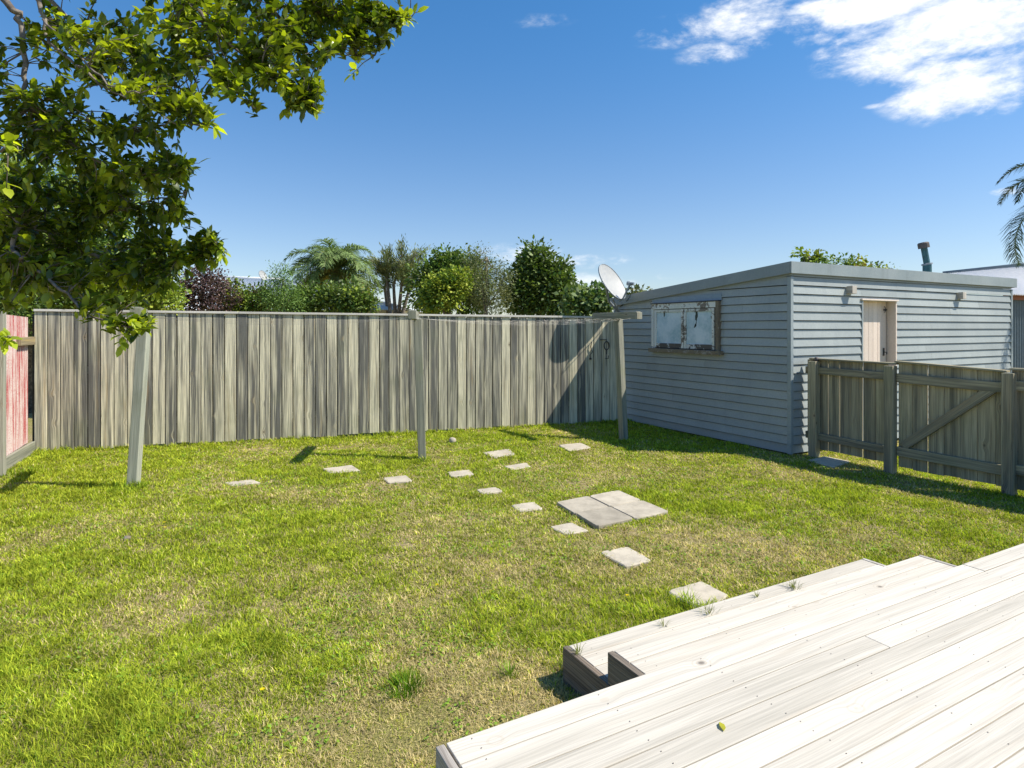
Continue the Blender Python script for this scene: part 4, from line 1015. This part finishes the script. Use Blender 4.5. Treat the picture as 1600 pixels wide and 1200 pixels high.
def house_right():
    root = empty('white_roofed_house', (10.4, 12.8, 0), 'house with a white corrugated roof and slate grey sheet wall behind the shed at right', 'house')
    d = Vector((.93, -.36, 0)).normalized(); d = D2
    A = at(1572, 560, 12.9).xy.to_3d(); Bp = A+D2*5
    zt = EYE+(HOR-466)/F*12.9
    mb = MB(); corrug(mb, A, Bp, 0, 0, zt, zt, amp=.02, pitch=.11, nrm=-D1); corrug(mb, A+D1*7, A, 0, 0, zt, zt, amp=.02, pitch=.11); mb.build('wall', M['slate_iron'], root, smooth=True)
    mb = MB(); mb.box(A-D2*.2-D1*.06+UP*(zt-.03), D2*5.3, D1*.03, UP*.12); mb.build('fascia', M['fascia_red'], root)
    E0 = A-D2*.5-D1*.25+UP*(zt+.06); E1 = Bp-D1*.25+UP*(zt+.06)
    Rg0 = at(1473, 428, 16); Rg1 = at(1700, 404, 14.6)
    mb = MB(); sheet(mb, E0-D2*.2, E1, Rg1, Rg0, 150, .016, UP); sheet(mb, E1+D1*8, E0-D2*.2+D1*6, Rg0, Rg1, 120, .012, UP); r = mb.build('roof', M['white_iron'], root)
    mb = MB(); mb.tube([Rg0+UP*.02, Rg1+UP*.02], .045, 8); mb.build('ridge_cap', M['slate_iron'], r, smooth=True)
house_right()

# ------------------------------------------------------------------ overhanging tree, near left
def near_tree():
    tb = Vector((-3.3, 2.9, 0)); root = empty('overhanging_tree', tb, 'glossy green leaved tree whose branches hang into the upper left of the picture', 'tree')
    nodes = []   # (point, radius)
    mb = MB()
    def limb(pts, r0, r1):
        P = [Vector(p) for p in pts]; Q = []
        for i in range(len(P)-1):
            p0 = P[max(i-1, 0)]; p1_, p2_ = P[i], P[i+1]; p3_ = P[min(i+2, len(P)-1)]
            for k in range(6):
                t = k/6; Q.append(.5*((2*p1_)+(-p0+p2_)*t+(2*p0-5*p1_+4*p2_-p3_)*t*t+(-p0+3*p1_-3*p2_+p3_)*t**3))
        Q.append(P[-1]); Q = [q+Vector((random.gauss(0, .006), random.gauss(0, .006), random.gauss(0, .006))) for q in Q]
        rs = [(r1+(r0*.62-r1)*(1-i/(len(Q)-1))**1.6) for i in range(len(Q))]; mb.tube(Q, rs, 7); nodes.extend(zip(Q, rs))
    top = Vector((-3.15, 2.9, 2.1)); 
    tm = MB(); tm.tube([tb-UP*.1, tb+Vector((.05, 0, 1.0)), top, top+Vector((.05, .05, 1.2))], [.15, .12, .10, .06], 12); tm.build('trunk', M['bark'], root, smooth=True)
    hi = top+Vector((.05, .0, 1.0))
    limb([hi, at(-150,-200,2.9), at(0,-10,2.8), at(33,30,2.8), at(37,110,2.8), at(52,165,2.8), at(95,205,2.75), at(150,252,2.7), at(220,272,2.65), at(290,262,2.6)], .035, .004)
    limb([at(52,165,2.8), at(110,180,2.8), at(190,200,2.7), at(270,195,2.6), at(325,195,2.5)], .010, .003)
    limb([hi, at(-60,-160,2.9), at(60,0,2.8), at(75,60,2.75), at(130,110,2.7), at(190,150,2.65), at(260,165,2.6)], .028, .003)
    limb([at(68,30,2.75), at(130,90,2.6), at(185,140,2.5), at(215,145,2.45)], .009, .003)
    limb([hi, at(-40,-220,3.1), at(85,0,3.2), at(130,50,3.2), at(180,110,3.1), at(260,130,3.0), at(310,150,3.0)], .03, .004)
    limb([hi, at(20,-260,2.8), at(170,-110,2.8), at(290,0,2.75), at(345,55,2.7), at(400,100,2.65), at(450,140,2.6), at(490,165,2.55)], .03, .003)
    limb([hi, at(100,-280,3.2), at(260,-130,3.1), at(420,0,3.0), at(500,20,2.95), at(570,40,2.9), at(640,28,2.85)], .03, .003)
    limb([at(420,0,3.0), at(470,60,2.95), at(530,80,2.9), at(585,85,2.85)], .008, .003)
    limb([at(345,55,2.7), at(340,110,2.7), at(375,150,2.65), at(400,170,2.6)], .007, .003)
    limb([top, at(-200,260,3.3), at(-20,305,3.2), at(50,350,3.1), at(110,385,3.05), at(170,405,3.0), at(230,412,2.9), at(300,400,2.85), at(350,390,2.8)], .035, .004)
    limb([top, at(-160,330,3.0), at(15,335,2.8), at(18,385,2.75), at(55,420,2.7), at(95,455,2.65), at(140,490,2.6), at(190,508,2.55), at(232,510,2.5)], .028, .003)
    limb([at(110,385,3.05), at(150,340,3.0), at(220,320,2.95), at(290,300,2.9)], .010, .003)
    limb([top, at(-140,240,2.5), at(-30,235,2.2), at(5,235,2.1), at(22,225,2.05)], .02, .003)
    limb([top, at(-140,420,2.5), at(-30,520,2.2), at(5,530,2.1), at(15,528,2.05)], .012, .003)
    # leaf bearing twigs
    cl = [(575,38,52,34,2.7,3.0,30),(520,20,60,50,2.7,3.1,30),(470,70,55,45,2.6,3.1,34),(470,145,40,30,2.5,2.7,18),(410,40,60,50,2.6,3.2,32),(380,120,50,36,2.5,2.9,26),(320,40,60,50,2.6,3.2,30),
          (250,70,70,50,2.6,3.2,28),(170,60,70,55,2.6,3.2,22),(85,50,50,40,2.6,3.1,12),(250,150,60,42,2.5,3.0,26),(130,125,50,30,2.6,3.0,10),(295,170,32,28,2.45,2.7,10),
          (60,170,60,38,2.6,3.0,18),(40,225,55,40,2.6,3.0,16),(130,215,70,36,2.6,3.0,18),(215,225,65,40,2.55,3.0,22),(260,272,44,28,2.5,2.8,16),(150,290,100,45,2.7,3.2,34),(60,300,70,50,2.7,3.2,24),
          (60,370,80,50,2.8,3.2,28),(170,360,90,48,2.8,3.2,34),(260,345,40,40,2.8,3.0,14),(260,400,60,30,2.75,3.0,22),(320,388,34,30,2.75,2.9,16),(110,430,80,36,2.7,3.1,24),(200,440,60,30,2.7,3.0,12),(60,450,50,26,2.7,2.9,6),
          (210,505,28,14,2.5,2.6,9),(20,470,30,20,2.7,2.9,3),(170,480,40,16,2.6,2.8,6),(60,430,90,40,2.7,3.1,20),(230,430,50,30,2.7,3.0,14),(20,350,40,90,2.6,3.2,20),
          (320,-60,330,60,2.7,3.4,60),(-80,150,80,160,2.7,3.4,40),(-80,400,80,90,2.8,3.3,20)]
    NP = np.array([tuple(n[0]) for n in nodes]); tw = MB(); pos = []; dr = []; up = []; sz = []; cc = []
    def leafwhorl(p, d, n, s0, bright):
        d = d.normalized(); x_ = d.orthogonal().normalized(); y_ = d.cross(x_)
        for i in range(n):
            a = i*2.4+random.uniform(-.4, .4); back = random.random()*.10; sp = random.uniform(.5, 1.15)*(1 if i else .2)
            ld = d*math.cos(sp)+(x_*math.cos(a)+y_*math.sin(a))*math.sin(sp)+Vector((0, 0, random.uniform(-.25, .2)))
            pos.append(p-d*back); dr.append(ld); up.append(Vector((random.gauss(0, .35), random.gauss(0, .35), 1))+d*.2); sz.append(s0*random.uniform(.65, 1.15))
            k = bright*random.uniform(.7, 1.3); y_l = random.random()
            base = Vector((.068, .112, .014)).lerp(Vector((.29, .34, .03)), y_l**2.2*.8 + (.5 if bright > 1.2 else 0)); cc.append(base*k)
    for (cx, cy, rx, ry, ya, yb, nt_) in cl:
        for _ in range(int(nt_*1.75)):
            a = random.uniform(0, 6.28); rr = math.sqrt(random.random()); Yd = random.uniform(ya, yb)
            tip = at(cx+rx*rr*math.cos(a), cy+ry*rr*math.sin(a), Yd)
            D = np.linalg.norm(NP-np.array(tuple(tip)), axis=1); j = int(np.argmin(D)); src = Vector(NP[j])
            dist = (tip-src).length
            bend = Vector((random.gauss(0, .12), random.gauss(0, .12), random.gauss(0.05, .12)))*dist
            mdp = src.lerp(tip, .5)+bend; path = [src, src.lerp(mdp, .5)+bend*.25, mdp, mdp.lerp(tip, .55)+bend*.1, tip]
            r0 = min(nodes[j][1] if j < len(nodes) else .004, .0018+.006*dist); tw.tube(path, [r0, r0*.8, r0*.6, r0*.45, .0012], 4)
            d = (tip-path[3]).normalized(); br = 1.35 if random.random() < .22 else random.uniform(.75, 1.1)
            leafwhorl(tip, d, random.randint(8, 12), .056, br)
            if dist > .10: leafwhorl(mdp.lerp(tip, .55), (tip-mdp), random.randint(3, 6), .054, br*.9)
            if dist > .22: leafwhorl(mdp, (tip-src), random.randint(3, 5), .052, br*.85)
    for (px, py, Yd) in [(640,25,2.85),(655,18,2.85),(548,118,2.7),(500,178,2.55),(333,185,2.45),(338,198,2.45),(312,255,2.6),(350,405,2.8),(355,398,2.8),(228,512,2.5),(190,540,2.55),(18,225,2.05),(30,240,2.05),(10,300,2.1),(12,528,2.05),(5,540,2.05),(600,60,2.8),(560,95,2.8),(450,175,2.6)]:
        tip = at(px, py, Yd); D = np.linalg.norm(NP-np.array(tuple(tip)), axis=1); j = int(np.argmin(D)); src = Vector(NP[j])
        if (tip-src).length < .01: src = Vector(NP[max(0, j-3)])
        tw.tube([src, src.lerp(tip, .5)+Vector((0, 0, .01)), tip], [.003, .002, .0012], 4); leafwhorl(tip, (tip-src)+Vector((.02, 0, 0)), 8, .060, 1.45)
    mb.build('branches', M['bark'], root, smooth=True); tw.build('twigs', M['bark'], root, smooth=True)
    P = np.array([tuple(p) for p in pos]); Dm = np.array([tuple(p) for p in dr]); U = np.array([tuple(p) for p in up]); n = len(P)
    s = np.array(sz); S3 = np.stack([s, s*(.88+.30*rng.random(n)), s], 1)
    scatter('foliage', LT, LF, P, rots(Dm, U), S3, np.array([tuple(c) for c in cc]), M['leaf_gloss'], root, smooth=False)
    print('near leaves', n)
near_tree()
print('objects', len(bpy.data.objects))
